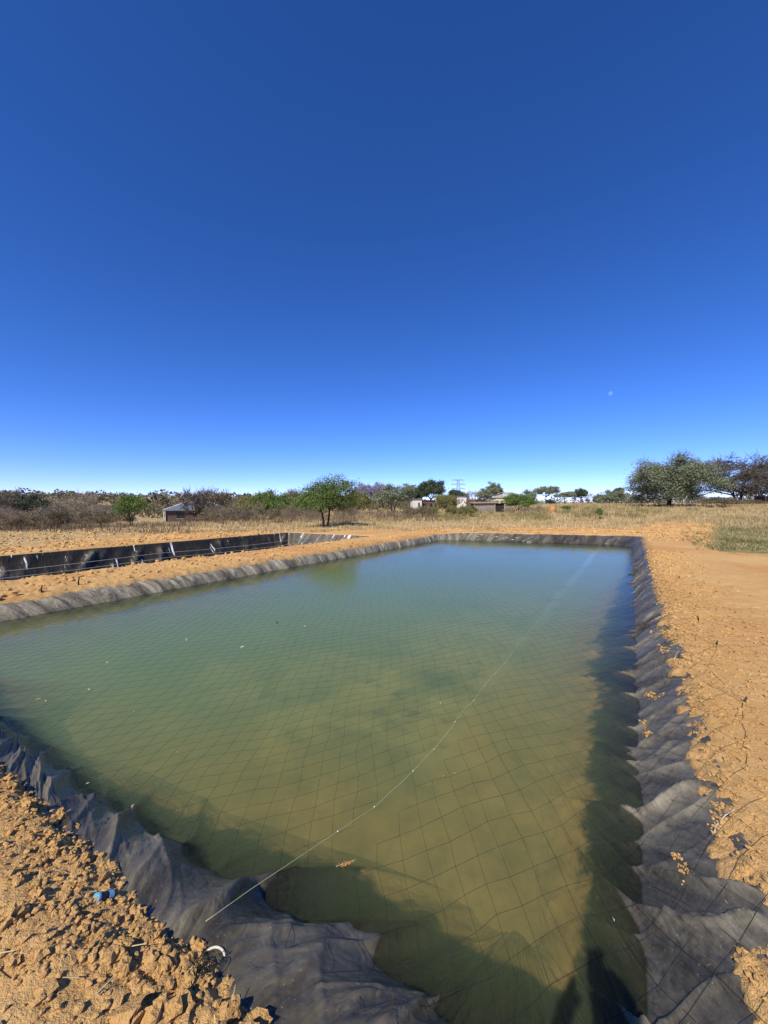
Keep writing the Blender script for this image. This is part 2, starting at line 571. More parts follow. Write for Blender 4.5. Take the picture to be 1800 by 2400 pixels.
def build_ground():
    r = [0.04]
    while r[-1] < 5500:
        q = r[-1]
        r.append(q + (0.0048 * q + 0.0035 if q > 0.55 else 0.06) if q < 48 else q * 1.035)
    r = np.array(r)
    th = np.concatenate([np.arange(-180, -60, 3.0), np.arange(-60, 60, 0.2), np.arange(60, 180, 3.0)])
    th = np.radians(th)
    R, T = np.meshgrid(r, th, indexing='ij')
    x = R * np.sin(T); y = R * np.cos(T)
    z = ground_z(x, y)
    u, n = w2uv(x, y)
    a = x / np.maximum(y, 1.0)
    edge = 24.5 + 3.0 * fbm(x / 5, y / 5, 3, 51) - 4.5 * smooth(-a, 0.5, 1.0)
    edge = edge + 3.0 * smooth(a, 0.25, 0.5) + 9.0 * smooth(a, 0.62, 0.76) * (1 - smooth(a, 0.86, 1.0))
    dry = smooth(R - edge, -1.5, 3.5)
    green = smooth(a, 0.78, 0.9) * smooth(R, 13, 19) * (1 - smooth(R, 36, 48)) * 0.75
    green = np.maximum(green, 0.9 * (1 - smooth(np.abs(a - 0.06), 0.05, 0.12)) * smooth(R, 38, 44) * (1 - smooth(R, 52, 60)))
    red = smooth(fbm(x / 2.5, y / 2.5, 3, 61), -0.1, 0.5) * smooth(R, 2.5, 8) + 0.0
    red = np.maximum(red, (1 - smooth(np.abs(R - 60), 2, 6)) * (1 - smooth(np.abs(a + 0.05), 0.1, 0.2)))
    V = np.stack([x, y, z], -1).reshape(-1, 3)
    o = mesh_np("ground", V, grid_faces(len(r), len(th), wrap=True)[:, ::-1], M['ground'], smooth_shade=True,
                attrs={'dry': dry.ravel(), 'green': green.ravel(), 'red': red.ravel()})
    return tag(o, kind='structure')


build_ground()


# ------------------------------------------------------------------ pond liners
def perimeter(P, step_fn, inset=None):
    """dense closed loop along a polygon with corners rounded a little; returns points in pond coordinates"""
    m = len(P); pts = []; seg = []
    for i in range(m):
        a = P[i]; b = P[(i + 1) % m]
        L = np.linalg.norm(b - a); s = 0.0
        while s < L:
            q = a + (b - a) * s / L
            pts.append((i + s / L)); seg.append(i)
            x, y = uv2w(*q)
            s += step_fn(math.hypot(x, y))
    return np.array(pts)


def poly_at(P, t):
    i = np.floor(t).astype(int) % len(P); f = (t - np.floor(t))[:, None]
    return P[i] * (1 - f) + P[(i + 1) % len(P)] * f


def ridged(p, q, seed, sharp=2.5):
    v = perlin(p, q, seed)
    return (1 - np.clip(np.abs(v) * 1.6, 0, 1)) ** sharp


def fold_set(seed, length, lo, hi, amp, width, slant, curve=0.0, reach=(0.2, 2.2)):
    """random creases along the bank: position, height, widths of both flanks, slant, bend, how far they run"""
    r = np.random.default_rng(seed); out = []; s = -0.5
    while s < length + 0.5:
        s += r.uniform(lo, hi)
        a = r.uniform(*amp) * (1.0 if r.random() < 0.8 else 1.7)
        w = r.uniform(*width)
        out.append((s, a, w * r.uniform(0.5, 1.0), w * r.uniform(1.0, 2.4), r.uniform(*slant), r.normal() * curve, r.uniform(-0.4, 0.25), r.uniform(*reach), r.uniform(0, 50)))
    return out


def fold_height(folds, s, dist, v, per, rnd=0.014):
    h = np.zeros_like(s)
    for (s0, a, w1, w2, sl, cv, va, vb, sd) in folds:
        e = np.interp(v, [va, va + 0.3, max(va + 0.35, vb - 0.7), vb], [0.15, 1, 1, 0])
        if e <= 0: continue
        x = s - s0 - sl * dist - cv * dist * dist - 0.035 * (math.sin(v * 3.1 + sd) + 0.5 * math.sin(v * 7.3 + 2 * sd))
        x = (x + per / 2) % per - per / 2
        k = np.abs(x) < 6 * w2
        xx = np.sqrt(x[k] ** 2 + rnd * rnd) - rnd
        h[k] = np.maximum(h[k], 0.0) + a * e * np.where(x[k] < 0, np.exp(-xx / w1), np.exp(-xx / w2))
    return h


def build_main_liner():
    t = perimeter(S1, lambda d: max(0.0075, 0.0042 * d))
    S = poly_at(S1, t); W = poly_at(W1, t)
    nt = len(t)
    def rnd(A, k):
        w = np.ones(2 * k + 1) / (2 * k + 1)
        return np.stack([np.convolve(np.concatenate([A[-k:, c], A[:, c], A[:k, c]]), w, 'valid') for c in (0, 1)], -1)
    S = rnd(S, 14); W = rnd(W, 14)
    out = S - W; gap = np.linalg.norm(out, axis=1); out /= gap[:, None]
    out = rnd(out, 22); out /= np.linalg.norm(out, axis=1)[:, None]
    sarc = np.concatenate([[0], np.cumsum(np.linalg.norm(np.diff(S, axis=0), axis=1))])
    per = sarc[-1] + np.linalg.norm(S[0] - S[-1])
    side = np.floor(t).astype(int)
    k = 36
    ker = np.ones(2 * k + 1) / (2 * k + 1)
    sm = lambda a: np.convolve(np.concatenate([a[-k:], a, a[:k]]), ker, 'valid')
    wl = lambda ids: sm(np.isin(side, ids).astype(float))
    near = wl([0, 1, 2, 3, 4]); left = wl([5]); far = wl([6, 7, 8]); right = wl([9])
    x, y = uv2w(S[:, 0], S[:, 1])
    zs = terrain(x, y)
    f_right = fold_set(101, per, 0.07, 0.22, (0.010, 0.028), (0.014, 0.030), (0.5, 1.0), 0.12, (1.1, 2.0)) + fold_set(111, per, 0.45, 1.1, (0.026, 0.042), (0.018, 0.035), (0.3, 0.7), 0.12, (2.2, 2.9))
    f_near = fold_set(102, per, 0.16, 0.36, (0.035, 0.080), (0.022, 0.055), (-0.30, 0.15), 0.15, (1.4, 2.3)) + fold_set(103, per, 0.05, 0.13, (0.006, 0.020), (0.010, 0.024), (-0.7, 0.5), 0.3, (1.0, 2.0)) + fold_set(107, per, 0.10, 0.30, (0.008, 0.02), (0.010, 0.02), (0.6, 1.4), 0.4, (0.6, 1.2))
    f_left = fold_set(104, per, 0.10, 0.34, (0.018, 0.050), (0.022, 0.050), (-0.3, 0.35), 0.1, (0.9, 1.6)) + fold_set(105, per, 1.2, 3.2, (0.05, 0.09), (0.03, 0.06), (-0.6, 0.6), 0.2, (1.0, 1.5))
    f_far = fold_set(106, per, 0.16, 0.5, (0.03, 0.07), (0.03, 0.06), (-0.9, -0.1), 0.1, (1.0, 1.6))
    rows = np.concatenate([np.linspace(-0.75, 0, 8, endpoint=False), np.linspace(0, 1.0, 56, endpoint=False), np.linspace(1, 2.0, 46, endpoint=False), np.linspace(2.0, 3.0, 14)])
    V = []; dust = []; silt = []; uvs = []; glint_mask = []
    for v in rows:
        if v <= 1:
            p = S + (W - S) * v
            if v < 0: z = zs - 0.035
            else: z = near * zs * (1 - v ** 1.5) + (1 - near) * zs * (1 - v) - 0.035 * (1 - v) ** 2 + 0.02 * np.sin(v * math.pi)
            dist = gap * v
        else:
            q = v - 1
            p = W - out * (0.95 * q)
            z = -0.36 * q * (1 - right) - (0.20 * q + 0.07 * q * q) * right - 0.02 * q * q * near
            dist = gap + 0.95 * q
        fade = np.interp(v, [-0.75, -0.05, 0.10, 1.0, 1.35, 2.0, 2.6, 3.0], [0, 0.10, 0.75, 1.0, 0.85, 0.6, 0.4, 0.0])
        h = np.zeros(nt); crest = np.zeros(nt)
        for wgt, fs in ((right, f_right), (near, f_near), (left, f_left), (far, f_far)):
            kk = wgt > 0.001
            hh = fold_height(fs, sarc[kk], dist[kk], v, per, 0.009 if fs is f_near else 0.006)
            h[kk] += wgt[kk] * hh
        crest = np.clip(h * 22, 0, 1)
        wob = perlin(sarc * 1.3, v * 1.3 + 3, 71)
        h = h + near * (0.045 * perlin(sarc / 0.6, v * 0.6, 75) - 0.045)
        h = h + (1 - near) * (0.02 * perlin(sarc / 0.8, v, 80) - 0.018)
        h = h * fade * (1 - 0.85 * near * (1 - smooth(S[:, 1], 0.1, 0.75))) * (1 - 0.45 * near * (1 - smooth(S[:, 1], 0.9, 1.9)))
        p2 = p - out * (h * 0.55)[:, None] + np.stack([near * 0.03 * wob, 0 * wob], -1) * fade
        xx, yy = uv2w(p2[:, 0], p2[:, 1])
        V.append(np.stack([xx, yy, z + h * 0.85], -1))
        du = 0.42 * right + 0.24 * near + 1.05 * left + (0.25 + 0.55 * smooth(S[:, 1], 3, 8)) * far + crest * (0.50 * right + 0.30 * near + 0.45 * left + 0.25 * far)
        dust.append(du * np.interp(v, [-0.7, 0, 0.3, 1.0, 1.3], [1.2, 1.15, 1.0, 0.9, 0.5]))
        sv = np.interp(v, [0.9, 1.15, 1.5, 1.9, 3], [-0.9, -0.28, 0.06, 0.50, 0.9])
        sr = np.interp(v, [1.0, 1.14, 1.40, 1.70, 3], [-0.9, -0.15, 0.32, 0.95, 1.3]); so = np.interp(v, [1.0, 1.14, 1.36, 1.58, 3], [-0.9, -0.35, 0.30, 0.95, 1.3])
        silt.append(sr * right + so * (1 - right) - 7.0 * np.clip(h - 0.012, 0, 0.1) * right)
        uvs.append(np.stack([sarc, dist], -1))
        glint_mask.append(far * (1.0 if 0.05 < v < 1.15 else 0.0))
    nr = len(rows)
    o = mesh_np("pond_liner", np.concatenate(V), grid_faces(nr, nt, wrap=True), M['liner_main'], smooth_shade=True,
                attrs={'dust': np.concatenate(dust), 'silt': np.concatenate(silt), 'painted_glint': np.concatenate(glint_mask)}, uvs=np.concatenate(uvs))
    tag(o, "wrinkled black plastic liner lining the water filled pond", "pond liner")
    return o


def build_bed():
    """the silt that has settled over the pond floor"""
    lo = W1.min(0) - 0.2; hi = W1.max(0) + 0.2
    gu = np.concatenate([np.arange(lo[0], 6, 0.04), np.arange(6, hi[0], 0.12)])
    gn = np.concatenate([np.arange(lo[1], 4.5, 0.04), np.arange(4.5, hi[1], 0.1)])
    Ug, Ng = np.meshgrid(gu, gn, indexing='ij')
    z = -0.27 - 0.14 * smooth(Ug, 3.0, 9.0) - 0.20 * smooth(Ng, 1.6, 5.0) - 0.14 * smooth(Ng, 4.0, 7.5) - 0.10 * smooth(Ug, 8, 16)
    z = z + 0.03 * fbm(Ug * 0.6, Ng * 0.6, 4, 121) + 0.012 * fbm(Ug * 4, Ng * 4, 3, 122)
    x, y = uv2w(Ug, Ng)
    k = poly_sd(Ug, Ng, W1) 
    z = np.where(k < 0.25, -1.1, z)
    V = np.stack([x, y, z], -1).reshape(-1, 3)
    o = mesh_np("pond_bed", V, grid_faces(len(gu), len(gn)), M['silt'], smooth_shade=True,
                attrs={'clay': ((1 - smooth(Ng, 0.6, 2.0)) * (1 - 0.6 * smooth(Ug, 4, 9)) + 0.15 * (1 - smooth(Ug, 2, 3.2)) - 0.35 * smooth(Ng, 1.5, 4)).ravel(), 'rim': (1 - smooth(k, 0.75, 2.1)).ravel()})
    tag(o, kind='structure')


def build_dry_liner():
    P = S2
    t = perimeter(P, lambda d: max(0.05, 0.006 * d))
    S = poly_at(P, t); nt = len(t)
    cen = P.mean(0)
    side = np.floor(t).astype(int)
    inn = np.array([(1, 0), (0, -1), (-1, 0), (0, 1)])[np.array([0, 1, 2, 3])][side].astype(float)
    k = 12; ker = np.ones(2 * k + 1) / (2 * k + 1)
    sm = lambda a: np.convolve(np.concatenate([a[-k:], a, a[:k]]), ker, 'valid')
    inn = np.stack([sm(inn[:, 0]), sm(inn[:, 1])], -1)
    sarc = np.concatenate([[0], np.cumsum(np.linalg.norm(np.diff(S, axis=0), axis=1))])
    x, y = uv2w(S[:, 0], S[:, 1]); zs = terrain(x, y)
    rows = np.concatenate([np.linspace(-0.4, 0, 5, endpoint=False), np.linspace(0, 1, 40), np.linspace(1.1, 2, 8)])
    endw = sm((side == 2).astype(float))
    per = sarc[-1] + np.linalg.norm(S[0] - S[-1])
    fd = fold_set(191, per, 0.25, 0.8, (0.05, 0.12), (0.05, 0.12), (-0.9, -0.2), 0.1, (0.8, 1.3)) + fold_set(192, per, 1.5, 3.5, (0.12, 0.2), (0.06, 0.12), (-0.9, 0.3), 0.2, (0.8, 1.2))
    V = []; dust = []; uvs = []
    for v in rows:
        q = min(max(v, -0.4), 1)
        p = S + inn * (q * (0.95 + 0.75 * endw))[:, None]
        z = zs + 0.0 - np.clip(q, 0, 1) * 1.5 - (0.05 if v < 0 else 0.03)
        if v > 1:
            p = p + (cen - p) * (v - 1) * 0.9
        wob = 0.35 * perlin(sarc * 0.4, v * 1.2, 91)
        pr = sarc + wob - 0.55 * v
        h = fold_height(fd, sarc, np.full(nt, v * 1.6), v, per) + 0.07 * perlin(pr / 1.1, v * 1.4, 94) - 0.06
        h = h * np.interp(v, [-0.4, 0, 0.15, 0.9, 1.1, 2], [0, 0.15, 0.9, 1.0, 0.3, 0])
        p = p + inn * (h * 0.9)[:, None]
        xx, yy = uv2w(p[:, 0], p[:, 1])
        V.append(np.stack([xx, yy, z + h * 0.4], -1))
        dust.append(0.14 + 1.9 * np.clip(h * 7 - 0.1, 0, 1) + 1.2 * endw)  # besides dust, the end wall's sunlit paleness is put into this tone
        uvs.append(np.stack([sarc, np.full(nt, v * 1.7)], -1))
    nr = len(rows); V = np.concatenate(V)
    F = grid_faces(nr, nt, wrap=True)
    c0 = (nr - 1) * nt
    V = np.vstack([V, [*uv2w(*cen), V[c0:, 2].mean()]]); ci = len(V) - 1; idx = np.arange(nt)
    fan = np.stack([c0 + idx, c0 + (idx + 1) % nt, np.full(nt, ci)], -1)
    o = mesh_np("basin_liner", V, [F, fan], M['liner_dry'], smooth_shade=True,
                attrs={'dust': np.append(np.concatenate(dust), 0.3), 'painted_glint': np.ones(len(V))}, uvs=np.vstack([np.concatenate(uvs), [0, 3]]))
    tag(o, "dark plastic liner with painted pale glints in the empty basin beyond the berm", "pond liner")


build_main_liner()
build_bed()
build_dry_liner()


# ------------------------------------------------------------------ water
def build_water():
    P = W1 + 0
    c = P.mean(0)
    d = P - c; P = c + d * (1 + 0.34 / np.linalg.norm(d, axis=1))[:, None]
    x, y = uv2w(P[:, 0], P[:, 1])
    m = len(P)
    V = np.concatenate([np.stack([x, y, np.zeros(m)], -1), np.stack([x, y, np.full(m, -1.2)], -1)])
    i = np.arange(m)
    sides = np.stack([i, i + m, (i + 1) % m + m, (i + 1) % m], -1)
    o = mesh_np("water", V, [sides[:, ::-1], np.array([i[::-1]]), np.array([i + m])], M['water'])
    tag(o, kind='structure')
    bm = bmesh.new(); bm.from_mesh(o.data); bmesh.ops.recalc_face_normals(bm, faces=bm.faces)
    if max(bm.faces, key=lambda f: f.calc_center_median().z).normal.z < 0:
        bmesh.ops.reverse_faces(bm, faces=bm.faces)
    bm.to_mesh(o.data); bm.free()


build_water()


# ------------------------------------------------------------------ loose earth
def ico(sub):
    bm = bmesh.new(); bmesh.ops.create_icosphere(bm, subdivisions=sub, radius=1.0)
    V = np.array([v.co[:] for v in bm.verts]); F = np.array([[v.index for v in f.verts] for f in bm.faces]); bm.free()
    return V, F


ICO1 = ico(1); ICO2 = ico(2); ICO3 = ico(3)


def rock_shape(r, base, rough=0.35):
    V, F = base
    sd = int(r.integers(1, 9999))
    k = 1 + rough * perlin(V[:, 0] * 1.3 + sd, V[:, 1] * 1.3 + V[:, 2] * 1.7, sd % 97) * 1.3 + rough * 0.55 * perlin(V[:, 0] * 3.1 + V[:, 2] * 2.3, V[:, 1] * 3.1 + sd, sd % 89)
    P = V * k[:, None]
    for _ in range(3):                                   # knock flat facets off it
        d = r.normal(size=3); d /= np.linalg.norm(d)
        q = P @ d; lim = r.uniform(0.55, 0.85)
        P = P - np.clip(q - lim, 0, None)[:, None] * d * 0.85
    return P * np.array([r.uniform(0.8, 1.3), r.uniform(0.7, 1.1), r.uniform(0.6, 0.95)])


def rot_z(P, a):
    c, s = math.cos(a), math.sin(a)
    return np.stack([P[:, 0] * c - P[:, 1] * s, P[:, 0] * s + P[:, 1] * c, P[:, 2]], -1)


def scatter_clods(name, X, Y, size, base, seed, sink=0.25, variants=24):
    r = np.random.default_rng(seed)
    shapes = [rock_shape(r, base, 0.62) for _ in range(variants)]
    Z = ground_z(X, Y)
    nv = len(base[0]); n = len(X)
    V = np.zeros((n, nv, 3))
    pick = r.integers(0, variants, n); ang = r.uniform(0, 6.28, n)
    for i in range(n):
        P = rot_z(shapes[pick[i]], ang[i]) * size[i]
        V[i] = P + (X[i], Y[i], Z[i] + size[i] * (0.55 - sink))
    F = (base[1][None] + (np.arange(n) * nv)[:, None, None]).reshape(-1, 3)
    o = mesh_np(name, V.reshape(-1, 3), F, M['clod'], smooth_shade=False)
    return tag(o, kind='stuff')


def free_of_pond(u, n, m=0.0):
    return (poly_sd(u, n, S1) < -m) & (poly_sd(u, n, S2) < -m)


def loose_earth():
    r = np.random.default_rng(55)
    # near bank: fine crumbs everywhere, lumps in drifts along the edge
    n = 34000
    u = r.uniform(-0.9, 0.95, n); v = r.uniform(0.2, 6.5, n)
    x, y = uv2w(u, v)
    dr = smooth(fbm(x * 1.7, y * 1.7, 3, 63), -0.15, 0.35)
    keep = free_of_pond(u, v, -0.12) & (r.random(n) < 0.10 + 0.55 * dr + 0.5 * smooth(u, 0.3, 0.75)) & (np.hypot(x, y) < 4.6)
    x, y = x[keep], y[keep]
    scatter_clods("soil_crumbs", x, y, 0.0035 + 0.0145 * r.random(len(x)) ** 2.4, ICO1, 56)
    n = 1700
    u = r.uniform(-0.9, 0.9, n); v = r.uniform(0.2, 6.0, n)
    x, y = uv2w(u, v)
    dr = smooth(fbm(x * 1.7, y * 1.7, 3, 63), -0.05, 0.35)
    keep = free_of_pond(u, v, -0.08) & (r.random(n) < 0.08 + 0.45 * dr + 0.35 * smooth(u, 0.4, 0.75))
    x, y = x[keep], y[keep]
    scatter_clods("soil_lumps", x, y, 0.011 + 0.020 * r.random(len(x)) ** 3.0, ICO2, 66, variants=60)
    # crumbs beside the right bank
    n = 12000
    u = 0.5 + 15.5 * r.random(n) ** 1.5; v = -0.36 - np.abs(r.normal(0, 0.50, n))
    keep = free_of_pond(u, v, -0.06)
    x, y = uv2w(u[keep], v[keep]); size = (0.004 + 0.014 * r.random(len(x)) ** 4) * (0.8 + 0.10 * np.hypot(x, y))
    scatter_clods("bank_crumbs", x, y, size, ICO1, 57)
    # berm
    n = 2600
    u = r.uniform(0, 22, n); v = r.uniform(9.35, 11.6, n)
    keep = free_of_pond(u, v, 0.02)
    x, y = uv2w(u[keep], v[keep]); size = 0.010 + 0.05 * r.random(len(x)) ** 4
    scatter_clods("berm_crumbs", x, y, size, ICO1, 58)
    # ploughed strip behind the ponds
    n = 16000
    d = r.uniform(13, 31, n); a = r.uniform(-1.1, 0.85, n)
    x = a * d; y = d
    u, v = w2uv(x, y)
    keep = free_of_pond(u, v, 0.1) & ((u > 20) | (v > 17.8)) & (d < 27.5 + 3 * a)
    x, y = x[keep], y[keep]; size = 0.015 + 0.08 * r.random(len(x)) ** 4
    scatter_clods("ploughed_crumbs", x, y, size, ICO1, 59)


loose_earth()


# ------------------------------------------------------------------ bird net over the water
M['net'] = simple_mat("net_cord", (0.012, 0.014, 0.013), (0.008, 0.009, 0.008), 30, 0.7, 0.3)
M['cord'] = simple_mat("nylon_cord", (0.52, 0.52, 0.27), (0.40, 0.42, 0.20), 30, 0.5, 0.4)
M['white_plastic'] = simple_mat("white_plastic", (0.75, 0.75, 0.73), (0.6, 0.6, 0.58), 20, 0.4, 0.5)
SEAM = 1.30


from mathutils.bvhtree import BVHTree
LINER = bpy.data.objects['pond_liner']
_lm = LINER.data
_lv = np.empty(len(_lm.vertices) * 3, np.float32); _lm.vertices.foreach_get('co', _lv)
_lp = np.empty(len(_lm.polygons) * 4, np.int32); _lm.polygons.foreach_get('vertices', _lp)
LINER_BVH = BVHTree.FromPolygons([tuple(v) for v in _lv.reshape(-1, 3).tolist()], [tuple(p) for p in _lp.reshape(-1, 4).tolist()])


def liner_z(x, y):
    h = LINER_BVH.ray_cast(Vector((x, y, 3.0)), Vector((0, 0, -1)))
    return h[0].z if h[0] is not None else -9.0


def surface_z(x, y):
    """top of whatever lies there: liner, soil or water"""
    return max(liner_z(x, y), base_z(x, y), 0.0)


def base_z(x, y):
    return float(ground_z(np.array([x]), np.array([y]))[0])


def net_z(u, n):
    w = poly_sd(u, n, W1); sd = poly_sd(u, n, S1)
    x, y = uv2w(u, n)
    z = 0.045 + 0.02 * fbm(u * 0.5, n * 0.5, 3, 131)
    z = np.where(w < 0.25, z + 0.0, z)
    k = np.argwhere((w < 0.35) & (sd > -0.6))
    gz = ground_z(x, y)
    for i, j in k:
        q = max(liner_z(float(x[i, j]), float(y[i, j])), float(gz[i, j]))
        z[i, j] = max(z[i, j], q + 0.018)
    return z


def build_net():
    half = math.radians(33.5); side = 0.150
    a = side * np.array([math.cos(half), math.sin(half)]); b = side * np.array([math.cos(half), -math.sin(half)])
    R_ = 130
    I, J = np.meshgrid(np.arange(-20, 190), np.arange(-150, 150), indexing='ij')
    U0 = I * a[0] + J * b[0]; N0 = I * a[1] + J * b[1]
    U_ = U0 + 0.22 * fbm(U0 * 0.35, N0 * 0.35, 3, 141) + 0.05 * fbm(U0 * 1.6, N0 * 1.6, 2, 149) + 0.012 * perlin(U0 * 9, N0 * 9, 142)
    N_ = N0 + 0.20 * fbm(U0 * 0.35 + 31, N0 * 0.35, 3, 143) + 0.05 * fbm(U0 * 1.6 + 9, N0 * 1.6, 2, 150) + 0.012 * perlin(U0 * 9, N0 * 9 + 7, 144)
    d = poly_sd(U_, N_, S1)
    r = np.random.default_rng(4)
    inside = (d > -0.22 - 0.10 * (perlin(U0 * 1.1, N0 * 1.1, 145))) & (U_ > 0.98 + 0.12 * perlin(N0 * 1.3, N0 * 0, 148))
    inside &= (np.abs(N_ - SEAM - 0.02 * perlin(U_ * 2, U_ * 0, 146)) > 0.035)
    Z = net_z(U_, N_) + 0.006 * perlin(U0 * 6, N0 * 6, 147)
    X, Y = uv2w(U_, N_)
    P = np.stack([X, Y, Z], -1)
    segs0 = []; segs1 = []
    for di, dj in ((1, 0), (0, 1)):
        A = P[:P.shape[0] - di, :P.shape[1] - dj]; B = P[di:, dj:]
        ok = inside[:P.shape[0] - di, :P.shape[1] - dj] & inside[di:, dj:]
        segs0.append(A[ok]); segs1.append(B[ok])
    A = np.concatenate(segs0); B = np.concatenate(segs1)
    V, F = tubes(A, B, 0.0009, 0.0009, 3)
    o = mesh_np("bird_net", V, F, M['net'])
    tag(o, "black diamond mesh bird net stretched over the pond water", "net")
    print("net segments", len(A))


build_net()


def seam_cord():
    u = np.concatenate([np.linspace(0.80, 2.2, 30), np.linspace(2.25, 20.8, 260)])
    n = SEAM + 0.022 * perlin(u * 1.6, u * 0, 151) * smooth(u, 1.5, 3) + 0.012 * perlin(u * 6, u * 0 + 3, 152) * smooth(u, 1.5, 3)
    z = np.interp(u, [0.80, 1.0, 1.9, 2.6, 20, 20.8], [0.47, 0.42, 0.16, 0.075, 0.075, 0.40]) + 0.01 * perlin(u * 2, u * 0, 153) * smooth(u, 2, 3)
    x, y = uv2w(u, n)
    root = mesh_np("seam_cord", *polyline_tube(np.stack([x, y, z], -1), np.interp(u, [0.8, 4, 9, 21], [0.0011, 0.0009, 0.0005, 0.0003]), 5), M['cord'], smooth_shade=True)
    tag(root, "pale nylon cord with white knots running along the seam of the net", "cord")
    mb = MB(); V, F = ICO1
    uk = 1.55
    r = np.random.default_rng(8)
    while uk < 8:
        nk = np.interp(uk, u, n); zk = np.interp(uk, u, z)
        xx, yy = uv2w(uk, nk)
        mb.add(V * np.array([0.0042, 0.0042, 0.0042]) + (float(xx), float(yy), zk), F)
        uk += r.uniform(0.28, 0.48)
    tag(mb.build("knots", M['white_plastic'], root), kind="stuff")


seam_cord()


# ------------------------------------------------------------------ trees and shrubs
def leaf_mat(name, c1, c2, scale=0.9, trans=0.25):
    m, t, b = new_mat(name)
    t.nodes.remove(b)
    out = t.nodes['Material Output']
    f = noise(t, scale, 4, 0.7)
    g = t.nodes.new('ShaderNodeNewGeometry').outputs['Random Per Island']
    c = ramp(t, f, [(0.3, c2), (0.7, c1)])
    c = mix(t, math_(t, 'MULTIPLY', g, 0.6), c, tuple(x * 1.6 for x in c1))
    d = t.nodes.new('ShaderNodeBsdfDiffuse'); tl = t.nodes.new('ShaderNodeBsdfTranslucent')
    t.links.new(c, d.inputs[0]); t.links.new(c, tl.inputs[0])
    mx = t.nodes.new('ShaderNodeMixShader'); mx.inputs[0].default_value = trans
    t.links.new(d.outputs[0], mx.inputs[1]); t.links.new(tl.outputs[0], mx.inputs[2])
    t.links.new(mx.outputs[0], out.inputs['Surface'])
    return m


M['bark'] = simple_mat("bark", (0.055, 0.042, 0.032), (0.025, 0.020, 0.016), 6, 0.95, 0.1)
M['bark_grey'] = simple_mat("bark_grey", (0.17, 0.14, 0.115), (0.08, 0.066, 0.054), 6, 0.95, 0.1)
M['bark_pale'] = simple_mat("bark_pale", (0.42, 0.37, 0.30), (0.24, 0.20, 0.16), 6, 0.95, 0.1)
M['leaf_green'] = leaf_mat("leaf_green", (0.154, 0.209, 0.060), (0.069, 0.105, 0.033))
M['leaf_grey'] = leaf_mat("leaf_greygreen", (0.231, 0.256, 0.156), (0.106, 0.125, 0.075))
M['leaf_olive'] = leaf_mat("leaf_olive", (0.217, 0.210, 0.080), (0.109, 0.109, 0.043))
M['leaf_dark'] = leaf_mat("leaf_dark", (0.090, 0.112, 0.061), (0.044, 0.054, 0.033))
M['leaf_drab'] = leaf_mat("leaf_drab", (0.217, 0.177, 0.113), (0.116, 0.093, 0.061))
M['leaf_brown'] = leaf_mat("leaf_brown", (0.235, 0.185, 0.105), (0.125, 0.100, 0.056))
M['leaf_lilac'] = leaf_mat("leaf_lilac", (0.30, 0.265, 0.37), (0.19, 0.165, 0.22))
M['twig_dark'] = leaf_mat("twig_dark", (0.125, 0.112, 0.092), (0.062, 0.056, 0.046), trans=0.05)
M['twig_grey'] = leaf_mat("twig_grey", (0.290, 0.239, 0.181), (0.160, 0.128, 0.099), trans=0.05)
M['twig_brown'] = leaf_mat("twig_brown", (0.235, 0.185, 0.125), (0.125, 0.098, 0.066), trans=0.05)


def bez(a, b, lift, n, r, wob):
    t = np.linspace(0, 1, n)[:, None]
    m = (np.asarray(a) + np.asarray(b)) / 2 + np.asarray(lift)
    P = (1 - t) ** 2 * a + 2 * t * (1 - t) * m + t * t * b
    P[1:-1] += r.normal(size=(n - 2, 3)) * wob
    return P


def crown_points(r, n, H, R, z0, flat, lobes, low=-0.55):
    """clump centres spread through an uneven crown"""
    C = []
    ph = r.uniform(0, 6.28, 4); am = r.uniform(0.08, 0.22, 4) * lobes
    while len(C) < n:
        d = r.normal(size=3); d /= np.linalg.norm(d)
        if d[2] < low: continue
        q = r.uniform(0.25, 1.0) ** 0.45
        az = math.atan2(d[1], d[0])
        k = 1 + sum(am[i] * math.sin((i + 1.5) * az + ph[i] + 2 * d[2]) for i in range(4))
        zc = (z0 + H) / 2; hz = (H - z0) / 2
        x = d[0] * R * q * k; y = d[1] * R * q * k
        z = zc + d[2] * hz * q * (1 + 0.5 * (k - 1))
        if flat: z = max(z, z0 + (H - z0) * 0.15 * (math.hypot(x, y) / R) ** 2)
        C.append((x, y, z))
    return np.array(C)


def quads(P, size, r, aspect=0.5, up=0.0):
    n = len(P)
    a = r.normal(size=(n, 3)); a[:, 2] += up; a /= np.linalg.norm(a, axis=1)[:, None]
    b = np.cross(a, r.normal(size=(n, 3))); b /= np.maximum(1e-6, np.linalg.norm(b, axis=1))[:, None]
    s = (size * r.uniform(0.6, 1.35, n))[:, None]
    V = np.stack([P - a * s, P + b * s * aspect, P + a * s, P - b * s * aspect], 1).reshape(-1, 3)
    return V, np.arange(4 * n).reshape(-1, 4)


